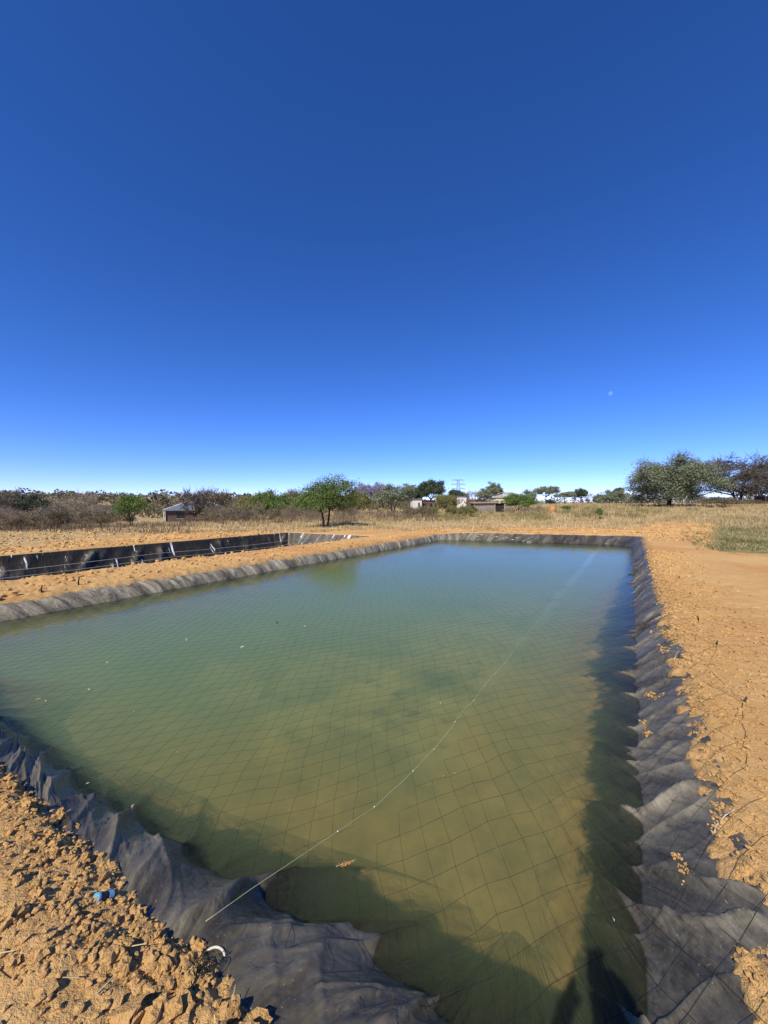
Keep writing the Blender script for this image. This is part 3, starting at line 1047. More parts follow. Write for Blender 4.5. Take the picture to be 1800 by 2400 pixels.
def tree_geo(seed, H, R, fork, stems=1, nclump=40, leaves=60, leaf=0.06, clump=0.35, limbs=6, flat=False, lobes=1.0, trunk_r=0.09, twigs=3, twig_len=0.35, z0=None, lean=0.25, squash=0.6, twig_r=0.006, aspect=0.5, low=-0.55):
    r = np.random.default_rng(seed)
    z0 = fork * 0.9 if z0 is None else z0
    C = crown_points(r, nclump, H, R, z0, flat, lobes, low)
    wood = MB(); tw0 = []; tw1 = []
    forks = []
    for s_ in range(stems):
        az = s_ * 2 * math.pi / stems + r.uniform(0, 1.0)
        base = np.array([math.cos(az), math.sin(az), 0]) * trunk_r * (0.7 if stems > 1 else 0)
        top = np.array([math.cos(az) * lean * fork * (1 if stems > 1 else 0.35), math.sin(az) * lean * fork * (1 if stems > 1 else 0.35), fork * r.uniform(0.9, 1.1)])
        base[2] = -0.25
        P = bez(base, top, (r.normal() * 0.05 * fork, r.normal() * 0.05 * fork, 0), 7, r, 0.015 * fork)
        rr = trunk_r / math.sqrt(stems)
        wood.tube(P, np.linspace(rr * 1.25, rr * 0.8, 7), 7)
        forks.append((top, rr * 0.8))
    # limbs to well spread clumps
    tips = [int(np.argmax(C[:, 2]))]
    while len(tips) < min(limbs, nclump):
        dmin = np.min(np.linalg.norm(C[:, None] - C[tips][None], axis=2), axis=1)
        tips.append(int(np.argmax(dmin)))
    limbs_pts = []
    for i in tips:
        f, rr = min(forks, key=lambda q: np.linalg.norm((q[0] - C[i])[:2]))
        P = bez(f, C[i], (0, 0, 0.12 * H * r.uniform(-0.5, 1.0)), 8, r, 0.03 * R)
        wood.tube(P, np.linspace(rr * 0.72, rr * 0.14, 8), 5)
        limbs_pts.append(P)
    LP = np.concatenate([p[1:] for p in limbs_pts])
    for i in range(nclump):
        if i in tips: continue
        d = np.linalg.norm(LP - C[i], axis=1) + 0.6 * np.clip(LP[:, 2] - C[i][2], 0, None)
        st = LP[int(np.argmin(d))]
        P = bez(st, C[i], (0, 0, 0.04 * H * r.normal()), 4, r, 0.02 * R)
        wood.tube(P, np.linspace(trunk_r * 0.2, trunk_r * 0.06, 4), 4)
    pts = []
    for c in C:
        k = twigs
        dd = r.normal(size=(k, 3)) * np.array([1, 1, 0.7]) + 0.6 * (c - np.array([0, 0, z0])) / max(R, 0.1)
        dd /= np.linalg.norm(dd, axis=1)[:, None]
        L = twig_len * r.uniform(0.5, 1.3, k)
        e = c + dd * L[:, None]
        tw0.append(np.repeat(c[None], k, 0)); tw1.append(e)
        if leaves:
            nl = int(leaves * r.uniform(0.6, 1.4))
            pts.append(c + r.normal(size=(nl, 3)) * clump * np.array([1, 1, squash]) * 0.55)
    tw0 = np.concatenate(tw0); tw1 = np.concatenate(tw1)
    # second order twigs
    if twigs > 6:
        k = 2
        st = tw0.repeat(k, 0) + (tw1 - tw0).repeat(k, 0) * r.uniform(0.35, 0.9, (len(tw0) * k, 1))
        e = st + (r.normal(size=st.shape) * 0.6 + (tw1 - tw0).repeat(k, 0) / twig_len) * twig_len * 0.35
        tw0 = np.concatenate([tw0, st]); tw1 = np.concatenate([tw1, e])
    TV, TF = tubes(tw0, tw1, twig_r, twig_r * 0.45, 3)
    if leaves:
        LV, LF = quads(np.concatenate(pts), leaf, r, aspect)
    else:
        LV, LF = np.zeros((0, 3)), np.zeros((0, 4), int)
    return wood, (TV, TF), (LV, LF)


KIND = {}


def make_kind(key, crown_mat, bark, twig_mat=None, **kw):
    wood, (TV, TF), (LV, LF) = tree_geo(**kw)
    wo_ = wood.build("trunk", bark, smooth_shade=True)
    if len(LV):
        co = mesh_np("crown", np.concatenate([LV, TV]), [np.concatenate([LF, TF + len(LV)])], [crown_mat, bark])
        co.data.polygons.foreach_set('material_index', np.concatenate([np.zeros(len(LF), np.int32), np.ones(len(TF), np.int32)]))
    else:
        co = mesh_np("crown", TV, TF, twig_mat or crown_mat)
    KIND[key] = (wo_.data, co.data, kw['H'], kw['R'])
    bpy.data.objects.remove(wo_); bpy.data.objects.remove(co)


def base_z(x, y):
    return float(ground_z(np.array([x]), np.array([y]))[0])


def plant(key, name, px, depth, top, label, cat, group=None, wide=1.0, rz=None, sink=0.0, half=None):
    """stand one plant of a kind on the ground, 'top' says how high it reaches"""
    wm, cm, H, R = KIND[key]
    x = (px - 900) / FPX * depth; y = depth
    z = base_z(x, y) - sink
    hh = CAM_H + depth * (1182 - top) / FPX - z
    k = hh / H
    kw_ = (half / FPX * depth) / R if half else k * wide
    o = empty(name, (x, y, z), random.uniform(0, 6.28) if rz is None else rz)
    o.scale = (kw_, kw_, k)
    for nm, me in (("trunk", wm), ("crown", cm)):
        if me is None: continue
        c = bpy.data.objects.new(nm, me); link(c, o)
    tag(o, label, cat, group)
    return o


make_kind('thorn', M['leaf_green'], M['bark'], seed=11, H=3.6, R=2.0, fork=1.25, stems=2, nclump=95, leaves=187, leaf=0.056, clump=0.53, limbs=10, trunk_r=0.11, twigs=5, twig_len=0.35, z0=1.0, lean=0.28, lobes=2.0, low=-0.7)
make_kind('acacia', M['leaf_grey'], M['bark'], seed=12, H=8.2, R=5.0, fork=1.5, stems=2, nclump=230, leaves=204, leaf=0.106, clump=1.06, limbs=14, trunk_r=0.30, twigs=7, twig_len=0.8, z0=0.7, lean=0.25, lobes=1.7, twig_r=0.014, low=-0.9)
make_kind('acacia_bare', M['twig_dark'], M['bark'], M['twig_dark'], seed=13, H=8.5, R=6.2, fork=1.9, stems=2, nclump=260, leaves=0, clump=1.12, limbs=14, trunk_r=0.32, twigs=16, twig_len=1.15, z0=1.2, lean=0.3, flat=True, twig_r=0.024, low=-0.8)
make_kind('bush_green', M['leaf_green'], M['bark'], seed=14, H=3.0, R=1.9, fork=0.5, stems=3, nclump=60, leaves=187, leaf=0.094, clump=0.62, limbs=8, trunk_r=0.09, z0=0.35, lean=0.5)
make_kind('bush_dark', M['leaf_dark'], M['bark'], seed=15, H=3.4, R=2.0, fork=0.7, stems=2, nclump=60, leaves=187, leaf=0.106, clump=0.62, limbs=8, trunk_r=0.10, z0=0.5, lean=0.4)
make_kind('bush_olive', M['leaf_olive'], M['bark_grey'], seed=16, H=3.0, R=2.2, fork=0.5, stems=3, nclump=55, leaves=170, leaf=0.094, clump=0.62, limbs=9, trunk_r=0.08, twigs=6, z0=0.4, lean=0.5)
make_kind('bush_grey', M['leaf_drab'], M['bark_grey'], seed=17, H=3.0, R=2.1, fork=0.5, stems=3, nclump=60, leaves=76, leaf=0.088, clump=0.62, limbs=9, trunk_r=0.08, twigs=9, twig_len=0.5, z0=0.4, lean=0.5, twig_r=0.011)
make_kind('tree_greygreen', M['leaf_grey'], M['bark_grey'], seed=18, H=4.5, R=2.8, fork=1.3, stems=2, nclump=85, leaves=127, leaf=0.106, clump=0.62, limbs=10, trunk_r=0.14, twigs=7, twig_len=0.5, z0=1.2, lean=0.3, twig_r=0.012)
make_kind('tree_small', M['leaf_green'], M['bark'], seed=28, H=3.0, R=1.4, fork=1.0, stems=2, nclump=48, leaves=153, leaf=0.075, clump=0.50, limbs=7, trunk_r=0.07, twigs=5, z0=0.95, lean=0.3)
make_kind('tree_bare', M['twig_grey'], M['bark_grey'], M['twig_grey'], seed=19, H=4.5, R=2.6, fork=1.0, stems=2, nclump=60, leaves=0, limbs=12, trunk_r=0.13, twigs=11, twig_len=0.75, z0=1.1, lean=0.5, twig_r=0.012)
make_kind('tree_bare_dark', M['twig_dark'], M['bark'], M['twig_dark'], seed=20, H=5.0, R=2.8, fork=1.2, stems=2, nclump=80, leaves=0, limbs=11, trunk_r=0.17, twigs=13, twig_len=0.7, z0=0.9, lean=0.35, twig_r=0.016)
make_kind('shrub_bare', M['twig_brown'], M['bark_grey'], M['twig_brown'], seed=21, H=1.5, R=1.0, fork=0.15, stems=4, nclump=42, leaves=0, limbs=12, trunk_r=0.03, twigs=12, twig_len=0.38, z0=0.15, lean=0.7, twig_r=0.006)
make_kind('shrub_bare_b', M['twig_grey'], M['bark_grey'], M['twig_grey'], seed=22, H=1.5, R=0.9, fork=0.15, stems=4, nclump=40, leaves=0, limbs=12, trunk_r=0.03, twigs=12, twig_len=0.36, z0=0.15, lean=0.7, twig_r=0.006)
make_kind('shrub_leafy', M['leaf_brown'], M['bark_grey'], seed=23, H=1.4, R=1.0, fork=0.15, stems=4, nclump=36, leaves=61, leaf=0.056, clump=0.35, limbs=10, trunk_r=0.03, twigs=9, twig_len=0.35, z0=0.15, lean=0.7, twig_r=0.006)
make_kind('umbrella', M['leaf_grey'], M['bark_grey'], seed=24, H=6.0, R=3.8, fork=2.6, stems=1, nclump=80, leaves=119, leaf=0.163, clump=0.81, limbs=11, trunk_r=0.17, twigs=5, twig_len=0.6, z0=3.4, flat=True, twig_r=0.02)
make_kind('umbrella_dark', M['leaf_dark'], M['bark'], seed=25, H=6.0, R=3.4, fork=2.0, stems=1, nclump=80, leaves=153, leaf=0.163, clump=0.81, limbs=11, trunk_r=0.18, twigs=5, twig_len=0.6, z0=2.6, lobes=1.3, twig_r=0.02)
make_kind('gum', M['leaf_grey'], M['bark_pale'], seed=26, H=11.0, R=2.0, fork=3.5, stems=1, nclump=70, leaves=93, leaf=0.250, clump=1.00, limbs=11, trunk_r=0.20, twigs=4, twig_len=0.9, z0=3.2, lobes=1.4, twig_r=0.02)
make_kind('jacaranda', M['leaf_lilac'], M['bark_grey'], seed=27, H=8.0, R=5.0, fork=2.5, stems=2, nclump=80, leaves=153, leaf=0.275, clump=1.38, limbs=11, trunk_r=0.22, twigs=5, twig_len=0.9, z0=3.0, twig_r=0.03)

# standing alone
plant('thorn', 'thorn_tree', 763, 28.6, 1124, "green thorn tree with a forked dark trunk standing alone behind the ponds", "tree", rz=0.35, half=62)
plant('acacia', 'acacia_tree', 1566, 56.0, 1075, "big grey green acacia with two dark trunks beside the brown shrub", "tree", rz=0.5, half=84)
plant('acacia_bare', 'bare_acacia_tree', 1728, 74.0, 1076, "wide leafless dark acacia behind the big green acacia", "tree", rz=1.2, half=92)
plant('acacia_bare', 'bare_acacia_tree', 1818, 82.0, 1082, "leafless dark acacia cut by the right edge of the photo", "tree", rz=3.2, half=70)
plant('bush_grey', 'dry_shrub', 1688, 52.0, 1166, "rounded brown grey shrub below the leafless acacia", "shrub", rz=0.7, half=44)
plant('bush_grey', 'dry_shrub', 1752, 56.0, 1172, "low dry shrub to the right of the rounded brown grey shrub", "shrub", rz=2.7, half=26)
plant('shrub_bare_b', 'dead_shrub', 1622, 45.0, 1190, "dead dark shrub on the grass edge right of the acacia trunks", "shrub", rz=1.0, half=16)
# left side
plant('tree_bare_dark', 'dark_tree', 22, 44.0, 1150, "dark bare branched tree at the left edge of the photo", "tree", rz=0.3, half=48)
plant('bush_dark', 'dark_bush', 78, 46.0, 1166, "dark bush right of the bare branched tree at the left edge", "bush", rz=1.3, half=34)
plant('tree_bare', 'dead_tree', 118, 50.0, 1168, "pale dead tree carrying a dark round clump on its top", "tree", rz=2.2, half=40)
plant('tree_bare', 'leafless_tree', 196, 56.0, 1154, "spreading leafless grey tree between the dead tree and the green tree", "tree", rz=4.0, half=40)
plant('tree_small', 'green_tree', 306, 34.0, 1163, "small green tree on thin stems left of the grey roofed house", "tree", rz=1.0, half=30)
plant('tree_bare_dark', 'leafless_tree', 458, 60.0, 1144, "dark stemmed tree rising in front of the grey roof", "tree", rz=2.0, half=32)
plant('bush_grey', 'leafless_tree', 505, 64.0, 1152, "pale grey branched tree between the house and the green tank", "tree", rz=0.4, half=36)
plant('tree_bare', 'sapling', 521, 40.0, 1188, "thin leafless sapling in the dry grass below the green tank", "sapling", rz=0.4, half=9)
plant('bush_olive', 'olive_bush', 590, 80.0, 1160, "pale olive bush right of the green tank", "bush", rz=0.4, half=34)
plant('bush_green', 'green_bush', 636, 70.0, 1155, "dense green bush left of the lone thorn tree", "bush", rz=1.4, half=33)
plant('bush_grey', 'grey_bush', 690, 90.0, 1152, "grey twiggy bush between the dense green bush and the thorn tree", "bush", rz=2.4, half=38)
plant('bush_green', 'green_bush', 722, 64.0, 1168, "low green bush partly behind the thorn tree on its left", "bush", rz=3.4, half=34)
plant('bush_olive', 'olive_tree', 836, 74.0, 1151, "bright olive green bush just right of the thorn tree", "bush", rz=0.9, half=28)
plant('jacaranda', 'jacaranda_tree', 853, 165.0, 1138, "lilac flowering tree above the olive bush", "tree", rz=0.9, half=20)
plant('jacaranda', 'jacaranda_tree', 888, 170.0, 1137, "lilac flowering tree above the grey green tree", "tree", rz=2.9, half=20)
plant('tree_greygreen', 'grey_green_tree', 921, 70.0, 1139, "broad grey green tree left of the white walled houses", "tree", rz=1.9, half=44)
plant('gum', 'grey_tree', 959, 140.0, 1136, "pointed pale grey tree left of the dark umbrella tree", "tree", rz=1.9, half=14)
plant('umbrella_dark', 'umbrella_tree', 1012, 105.0, 1129, "tall dark umbrella shaped tree behind the white walled houses", "tree", rz=2.3, half=28)
plant('umbrella_dark', 'dark_tree', 978, 115.0, 1146, "dark tree on the left flank of the tall umbrella tree", "tree", rz=0.3, half=20)
plant('bush_olive', 'olive_bush', 1046, 80.0, 1158, "rounded olive bush between the white walled houses", "bush", rz=1.9, half=27)
plant('umbrella_dark', 'dark_tree', 1067, 150.0, 1150, "dark tree below the power pylon", "tree", rz=4.3, half=17)
plant('bush_grey', 'grey_tree', 1090, 150.0, 1155, "pale leafless tree right of the pylon", "tree", rz=1.1, half=14)
plant('tree_bare', 'grey_tree', 1114, 140.0, 1148, "leafless grey tree behind the plank shed", "tree", rz=5.1, half=16)
plant('gum', 'grey_tree', 1135, 150.0, 1146, "slim grey tree left of the two tall gum trees", "tree", rz=0.1, half=11)
plant('gum', 'gum_tree', 1153, 190.0, 1131, "tall slim gum tree, the left one of a pair", "tree", rz=1.1, half=8)
plant('gum', 'gum_tree', 1166, 195.0, 1136, "tall slim gum tree, the right one of a pair", "tree", rz=3.1, half=8)
plant('bush_green', 'green_bush', 1214, 54.0, 1160, "dense dark green bush right of the plank shed", "bush", rz=2.1, half=30)
plant('tree_greygreen', 'green_tree', 1238, 58.0, 1150, "blue green tree crown rising from the bush right of the shed", "tree", rz=2.1, half=20)
plant('umbrella', 'umbrella_tree', 1279, 125.0, 1142, "light umbrella shaped tree on the skyline right of the dark green bush", "tree", rz=0.6, half=24)
plant('bush_dark', 'dark_bush', 1289, 110.0, 1171, "small dark domed bush below the light umbrella tree", "bush", rz=0.6, half=9)
plant('umbrella', 'umbrella_tree', 1324, 140.0, 1155, "low grey green umbrella tree in the middle of the right skyline", "tree", rz=2.6, half=20)
plant('umbrella', 'umbrella_tree', 1345, 150.0, 1153, "pale umbrella tree left of the dark topped tree on the skyline", "tree", rz=4.6, half=16)
plant('umbrella_dark', 'umbrella_tree', 1361, 140.0, 1147, "dark topped umbrella tree on the right skyline", "tree", rz=4.6, half=12)
plant('tree_bare', 'grey_tree', 1378, 140.0, 1154, "leafless grey tree right of the dark topped umbrella tree", "tree", rz=4.1, half=14)
plant('bush_dark', 'far_bush', 1400, 150.0, 1160, "small far tree left of the grey green bush on the skyline", "tree", rz=4.1, half=8)
plant('tree_greygreen', 'grey_green_bush', 1430, 86.0, 1151, "grey green spreading bush left of the big acacia", "bush", rz=1.1, half=27, sink=0.8)
plant('umbrella_dark', 'umbrella_tree', 1450, 115.0, 1145, "small umbrella tree peeping over the grey green spreading bush", "tree", rz=1.1, half=11)
plant('tree_bare', 'bare_tree', 1474, 120.0, 1158, "leafless grey tree touching the left side of the big acacia", "tree", rz=1.1, half=18)
plant('tree_bare', 'bare_tree', 1500, 110.0, 1156, "leafless grey tree behind the left half of the big acacia", "tree", rz=3.1, half=16)
plant('bush_grey', 'grey_bush', 1432, 62.0, 1186, "low grey bush in the grass under the grey green spreading bush", "bush", rz=3.1, half=20)
plant('tree_small', 'sapling', 1405, 34.0, 1192, "thin dark sapling at the edge of the ploughed soil", "sapling", rz=3.1, half=7)
plant('tree_small', 'sapling', 1327, 48.0, 1186, "small green sapling in the dry grass near the orange mound", "sapling", rz=3.1, half=10)
ORD = ("first", "second", "third", "fourth", "fifth", "sixth")
for i, (px, d, top, hf) in enumerate(((962, 46, 1188, 18), (990, 44, 1186, 20), (1012, 47, 1188, 16), (1060, 45, 1184, 14), (1088, 43, 1186, 16), (1102, 46, 1184, 13))):
    plant(random.choice(('bush_olive', 'shrub_leafy')), 'weedy_bush', px, d, top, "%s weedy olive bush from the left in the row before the white huts" % ORD[i], "bush", "weedy bushes before the houses", half=hf)
for i, (px, d, top, hf) in enumerate(((1195, 44, 1190, 12), (1230, 45, 1190, 14), (1262, 47, 1186, 14))):
    plant('shrub_bare_b', 'dry_bush', px, d, top, "%s dry bush from the left at the foot of the dark green bush" % ORD[i], "bush", "dry bushes at the foot of the green bush", half=hf)
# thicket along the left edge of the ploughed field
for i in range(40):
    px = random.uniform(-70, 285); d = random.uniform(23.5, 40) + (px + 70) * 0.012
    plant(random.choice(('shrub_bare', 'shrub_bare_b', 'shrub_bare_b', 'shrub_leafy', 'bush_grey')), 'thicket_shrub', px, d, random.uniform(1186, 1216), "brown leafless shrub in the thicket along the ploughed field", "shrub", "shrubs of the brown thicket", half=random.uniform(16, 40))
for i in range(26):
    px = random.uniform(475, 860); d = random.uniform(40, 62)
    plant(random.choice(('shrub_bare', 'shrub_leafy', 'shrub_bare')), 'scrub_shrub', px, d, random.uniform(1184, 1202), "brown shrub in the dry scrub behind the yellow grass", "shrub", "brown shrubs behind the grass", half=random.uniform(14, 24))


# ------------------------------------------------------------------ grass
def grass_mat(name, c1, c2, c3):
    m, t, b = new_mat(name)
    t.nodes.remove(b)
    g = t.nodes.new('ShaderNodeNewGeometry').outputs['Random Per Island']
    c = ramp(t, g, [(0.0, c1), (0.5, c2), (1.0, c3)])
    c = mix(t, maprange(t, noise(t, 0.35, 4, 0.6), 0.35, 0.7), c, c1)
    d = t.nodes.new('ShaderNodeBsdfDiffuse'); tl = t.nodes.new('ShaderNodeBsdfTranslucent')
    t.links.new(c, d.inputs[0]); t.links.new(c, tl.inputs[0])
    mx = t.nodes.new('ShaderNodeMixShader'); mx.inputs[0].default_value = 0.3
    t.links.new(d.outputs[0], mx.inputs[1]); t.links.new(tl.outputs[0], mx.inputs[2])
    t.links.new(mx.outputs[0], t.nodes['Material Output'].inputs['Surface'])
    return m


M['grass_dry'] = grass_mat("grass_dry", (0.40, 0.29, 0.135), (0.58, 0.44, 0.22), (0.70, 0.56, 0.32))
M['grass_brown'] = grass_mat("grass_brown", (0.17, 0.122, 0.078), (0.25, 0.18, 0.11), (0.36, 0.27, 0.16))
M['grass_olive'] = grass_mat("grass_olive", (0.19, 0.17, 0.07), (0.27, 0.24, 0.10), (0.36, 0.31, 0.14))
M['grass_green'] = grass_mat("grass_green", (0.10, 0.13, 0.04), (0.17, 0.19, 0.07), (0.34, 0.29, 0.13))
M['straw'] = grass_mat("straw", (0.55, 0.44, 0.24), (0.66, 0.55, 0.33), (0.72, 0.62, 0.42))


def blades(name, X, Y, Hh, W_, mat, seed, per=7, spread=0.10, lean=0.5):
    r = np.random.default_rng(seed)
    n = len(X)
    x = np.repeat(X, per) + r.normal(0, spread, n * per); y = np.repeat(Y, per) + r.normal(0, spread, n * per)
    z = ground_z(x, y) - 0.02
    h = np.repeat(Hh, per) * r.uniform(0.5, 1.15, n * per)
    w = np.repeat(np.broadcast_to(W_, (n,)), per) * r.uniform(0.6, 1.3, n * per)
    az = r.uniform(0, 6.28, n * per); ln = r.uniform(0, lean, n * per) * h; la = r.uniform(0, 6.28, n * per)
    B = np.stack([x, y, z], -1)
    dx = np.stack([np.cos(az) * w, np.sin(az) * w, 0 * w], -1)
    mid = B + np.stack([np.cos(la) * ln * 0.3, np.sin(la) * ln * 0.3, h * 0.55], -1)
    tip = B + np.stack([np.cos(la) * ln, np.sin(la) * ln, h], -1)
    V = np.stack([B - dx, B + dx, mid + dx * 0.7, mid - dx * 0.7, tip], 1).reshape(-1, 3)
    k = (np.arange(n * per) * 5)[:, None]
    o = mesh_np(name, V, [k + np.array([[0, 1, 2, 3]]), k + np.array([[3, 2, 4]])], mat)
    return tag(o, kind='stuff')


def field_edge(x, y):
    a = x / np.maximum(y, 1.0)
    return 24.5 + 3.0 * fbm(x / 5, y / 5, 3, 51) - 4.5 * smooth(-a, 0.5, 1.0) + 3.0 * smooth(a, 0.25, 0.5) + 9.0 * smooth(a, 0.62, 0.76) * (1 - smooth(a, 0.86, 1.0))


def sow(n, d0, d1, a0, a1, seed, pw=1.0, off=0.0):
    r = np.random.default_rng(seed)
    d = d0 + (d1 - d0) * r.random(n) ** pw; a = r.uniform(a0, a1, n)
    x = a * d; y = d
    R = np.hypot(x, y)
    u, v = w2uv(x, y)
    k = (R > field_edge(x, y) + off) & free_of_pond(u, v, 0.4)
    return x[k], y[k], r


x, y, r = sow(9500, 23, 64, -0.62, 1.05, 201, 1.4)
k = smooth(fbm(x / 3.5, y / 3.5, 3, 211), -0.35, 0.25) > r.random(len(x)) * 0.9
x, y = x[k], y[k]
blades("dry_grass", x, y, (0.14 + 0.32 * r.random(len(x))) * (0.55 + 0.45 * smooth(np.hypot(x, y), 27, 36)), 0.016 + 0.0003 * np.hypot(x, y), M['grass_dry'], 202, per=9, spread=0.17)
x, y, r = sow(1500, 34, 75, -0.55, 0.15, 203)
blades("brown_grass", x, y, 0.25 + 0.75 * r.random(len(x)) ** 2, 0.022, M['grass_brown'], 204, per=9, spread=0.22)
x, y, r = sow(2300, 33, 62, 0.05, 0.75, 205)
k = smooth(fbm(x / 4, y / 4, 3, 212), -0.1, 0.2) > r.random(len(x))
x, y = x[k], y[k]
blades("tall_grass", x, y, 0.30 + 0.55 * r.random(len(x)) ** 1.5, 0.020, M['grass_olive'], 206, per=9, spread=0.2)
x, y, r = sow(700, 22, 40, -1.2, -0.5, 207, off=-1.0)
blades("thicket_grass", x, y, 0.20 + 0.6 * r.random(len(x)) ** 2, 0.015, M['grass_brown'], 208, per=9, spread=0.2)
x, y, r = sow(3800, 60, 170, -0.4, 1.15, 209, 1.3)
blades("far_grass", x, y, 0.15 + 0.40 * r.random(len(x)), 0.05, M['grass_dry'], 210, per=6, spread=0.5)
# the greener corner on the right
r = np.random.default_rng(220)
d = r.uniform(13, 46, 6000); a = r.uniform(0.66, 1.15, 6000)
x = a * d; y = d; u, v = w2uv(x, y)
dens = smooth(a, 0.74, 0.92) * smooth(fbm(x / 2.2, y / 2.2, 3, 221), -0.35, 0.2)
k = (dens > r.random(len(x))) & free_of_pond(u, v, 1.5)
blades("green_grass", x[k], y[k], 0.05 + 0.12 * r.random(k.sum()), 0.010, M['grass_green'], 222, per=8, spread=0.10, lean=1.2)
k = (smooth(a, 0.70, 0.95) * 0.5 > r.random(len(x))) & free_of_pond(u, v, 1.5)
blades("pale_grass", x[k], y[k], 0.06 + 0.18 * r.random(k.sum()), 0.009, M['grass_dry'], 223, per=7, spread=0.12, lean=1.3)
# weeds in the ploughed strip
r = np.random.default_rng(230)
d = r.uniform(14, 27, 700); a = r.uniform(-1.0, 0.8, 700); x = a * d; y = d; u, v = w2uv(x, y)
k = free_of_pond(u, v, 0.3) & ((u > 21) | (v > 18)) & (r.random(700) < 0.16)
blades("field_weeds", x[k], y[k], 0.06 + 0.12 * r.random(k.sum()), 0.012, M['grass_olive'], 231, per=14, spread=0.12, lean=1.0)
# straw lying on the banks
def straw(name, X, Y, L, seed, w=0.0022):
    r = np.random.default_rng(seed); n = len(X); az = r.uniform(0, 6.28, n)
    z = ground_z(X, Y) + 0.012
    P0 = np.stack([X - np.cos(az) * L / 2, Y - np.sin(az) * L / 2, z + r.uniform(0, 0.012, n)], -1)
    P1 = np.stack([X + np.cos(az) * L / 2, Y + np.sin(az) * L / 2, z + r.uniform(0, 0.02, n)], -1)
    V, F = tubes(P0, P1, w, w * 0.7, 3)
    tag(mesh_np(name, V, F, M['straw']), kind='stuff')


u = r.uniform(-0.4, 0.85, 130); v = r.uniform(0.4, 5, 130); x, y = uv2w(u, v); straw("straw_bits", x, y, r.uniform(0.02, 0.09, 130), 240)
u = r.uniform(1.5, 14, 160); v = -0.6 - np.abs(r.normal(0, 1.0, 160)); x, y = uv2w(u, v); straw("straw_litter", x, y, r.uniform(0.03, 0.14, 160), 241, 0.003)


# ------------------------------------------------------------------ far woodland
def woodland():
    m, t, b = new_mat("woodland_leaves")
    tone = attr(t, 'tone')
    c = ramp(t, tone, [(0.0, (0.055, 0.062, 0.030)), (0.35, (0.105, 0.098, 0.052)), (0.6, (0.125, 0.098, 0.068)), (0.8, (0.16, 0.125, 0.085)), (1.0, (0.13, 0.14, 0.06))])
    c = mix(t, math_(t, 'MULTIPLY', t.nodes.new('ShaderNodeNewGeometry').outputs['Random Per Island'], 0.45), c, (0.22, 0.19, 0.13))
    t.links.new(c, b.inputs['Base Color']); b.inputs['Roughness'].default_value = 1.0; b.inputs['Specular IOR Level'].default_value = 0
    r = np.random.default_rng(301)
    Ps = []; Ls = []; tone_ = []
    def bushes(n, d0, d1, a0, a1, h0, h1, leaves, lf):
        d = np.exp(r.uniform(math.log(d0), math.log(d1), n)); a = r.uniform(a0, a1, n)
        x = a * d; y = d; z = terrain(x, y)
        for i in range(n):
            h = r.uniform(h0, h1) * (1 + 0.5 * (r.random() < 0.08)); w = h * r.uniform(0.5, 0.9)
            q = r.normal(size=(leaves, 3)); q /= np.linalg.norm(q, axis=1)[:, None]
            q *= r.uniform(0.35, 1.0, (leaves, 1)) ** 0.5
            lump = 1 + 0.3 * perlin(q[:, 0] * 2 + i, q[:, 1] * 2 + q[:, 2], 7)
            P = q * lump[:, None] * np.array([w, w, h * 0.52]) + (x[i], y[i], z[i] + h * 0.52)
            Ps.append(P); Ls.append(np.full(leaves, lf * h * (0.8 + d[i] / 900)))
            tone_.append(np.full(leaves, r.random()))
    bushes(330, 85, 200, -1.15, 0.02, 2.2, 4.2, 130, 0.075)
    bushes(420, 200, 620, -1.1, 0.08, 3.5, 6.5, 80, 0.10)
    bushes(110, 95, 200, 0.0, 0.28, 1.6, 3.4, 110, 0.08)
    bushes(150, 190, 420, 0.05, 1.1, 2.0, 4.0, 70, 0.10)
    bushes(70, 130, 260, 0.55, 1.2, 2.6, 4.6, 90, 0.09)
    P = np.concatenate(Ps); L = np.concatenate(Ls); T = np.concatenate(tone_)
    V, F = quads(P, L, r, 0.7)
    o = mesh_np("woodland", V, F, m, attrs={'tone': np.repeat(T, 4)})
    tag(o, kind='stuff')


woodland()


# ------------------------------------------------------------------ buildings
M['wall_brick'] = simple_mat("wall_brick", (0.125, 0.090, 0.072), (0.085, 0.060, 0.048), 3, 0.9, 0.1)
M['wall_white'] = simple_mat("wall_white", (0.62, 0.59, 0.53), (0.50, 0.47, 0.42), 1.5, 0.9, 0.1)
M['wall_yellow'] = simple_mat("wall_yellow", (0.70, 0.60, 0.33), (0.58, 0.49, 0.26), 1.5, 0.9, 0.1)
M['wall_rust'] = simple_mat("wall_rust", (0.16, 0.08, 0.065), (0.09, 0.05, 0.04), 1.5, 0.9, 0.1)
M['dark_opening'] = simple_mat("dark_glass", (0.02, 0.022, 0.025), (0.012, 0.012, 0.014), 2, 0.25, 0.5)
M['roof_tin'] = simple_mat("roof_tin", (0.15, 0.17, 0.205), (0.115, 0.13, 0.155), 1.2, 0.5, 0.4)
M['roof_cap'] = simple_mat("roof_cap", (0.62, 0.63, 0.62), (0.5, 0.51, 0.5), 2, 0.4, 0.5)
M['plank'] = simple_mat("grey_plank", (0.36, 0.30, 0.235), (0.19, 0.150, 0.115), 3.0, 0.9, 0.1)
M['plank_dark'] = simple_mat("dark_plank", (0.055, 0.046, 0.038), (0.028, 0.024, 0.020), 3.0, 0.9, 0.1)
M['tank_green'] = simple_mat("tank_green", (0.020, 0.130, 0.065), (0.013, 0.090, 0.046), 2.0, 0.45, 0.4)
M['steel'] = simple_mat("galvanised_steel", (0.30, 0.32, 0.34), (0.22, 0.23, 0.25), 1.0, 0.5, 0.4, 0.4)
M['post'] = simple_mat("weathered_post", (0.40, 0.33, 0.25), (0.22, 0.17, 0.13), 5.0, 0.9, 0.1)
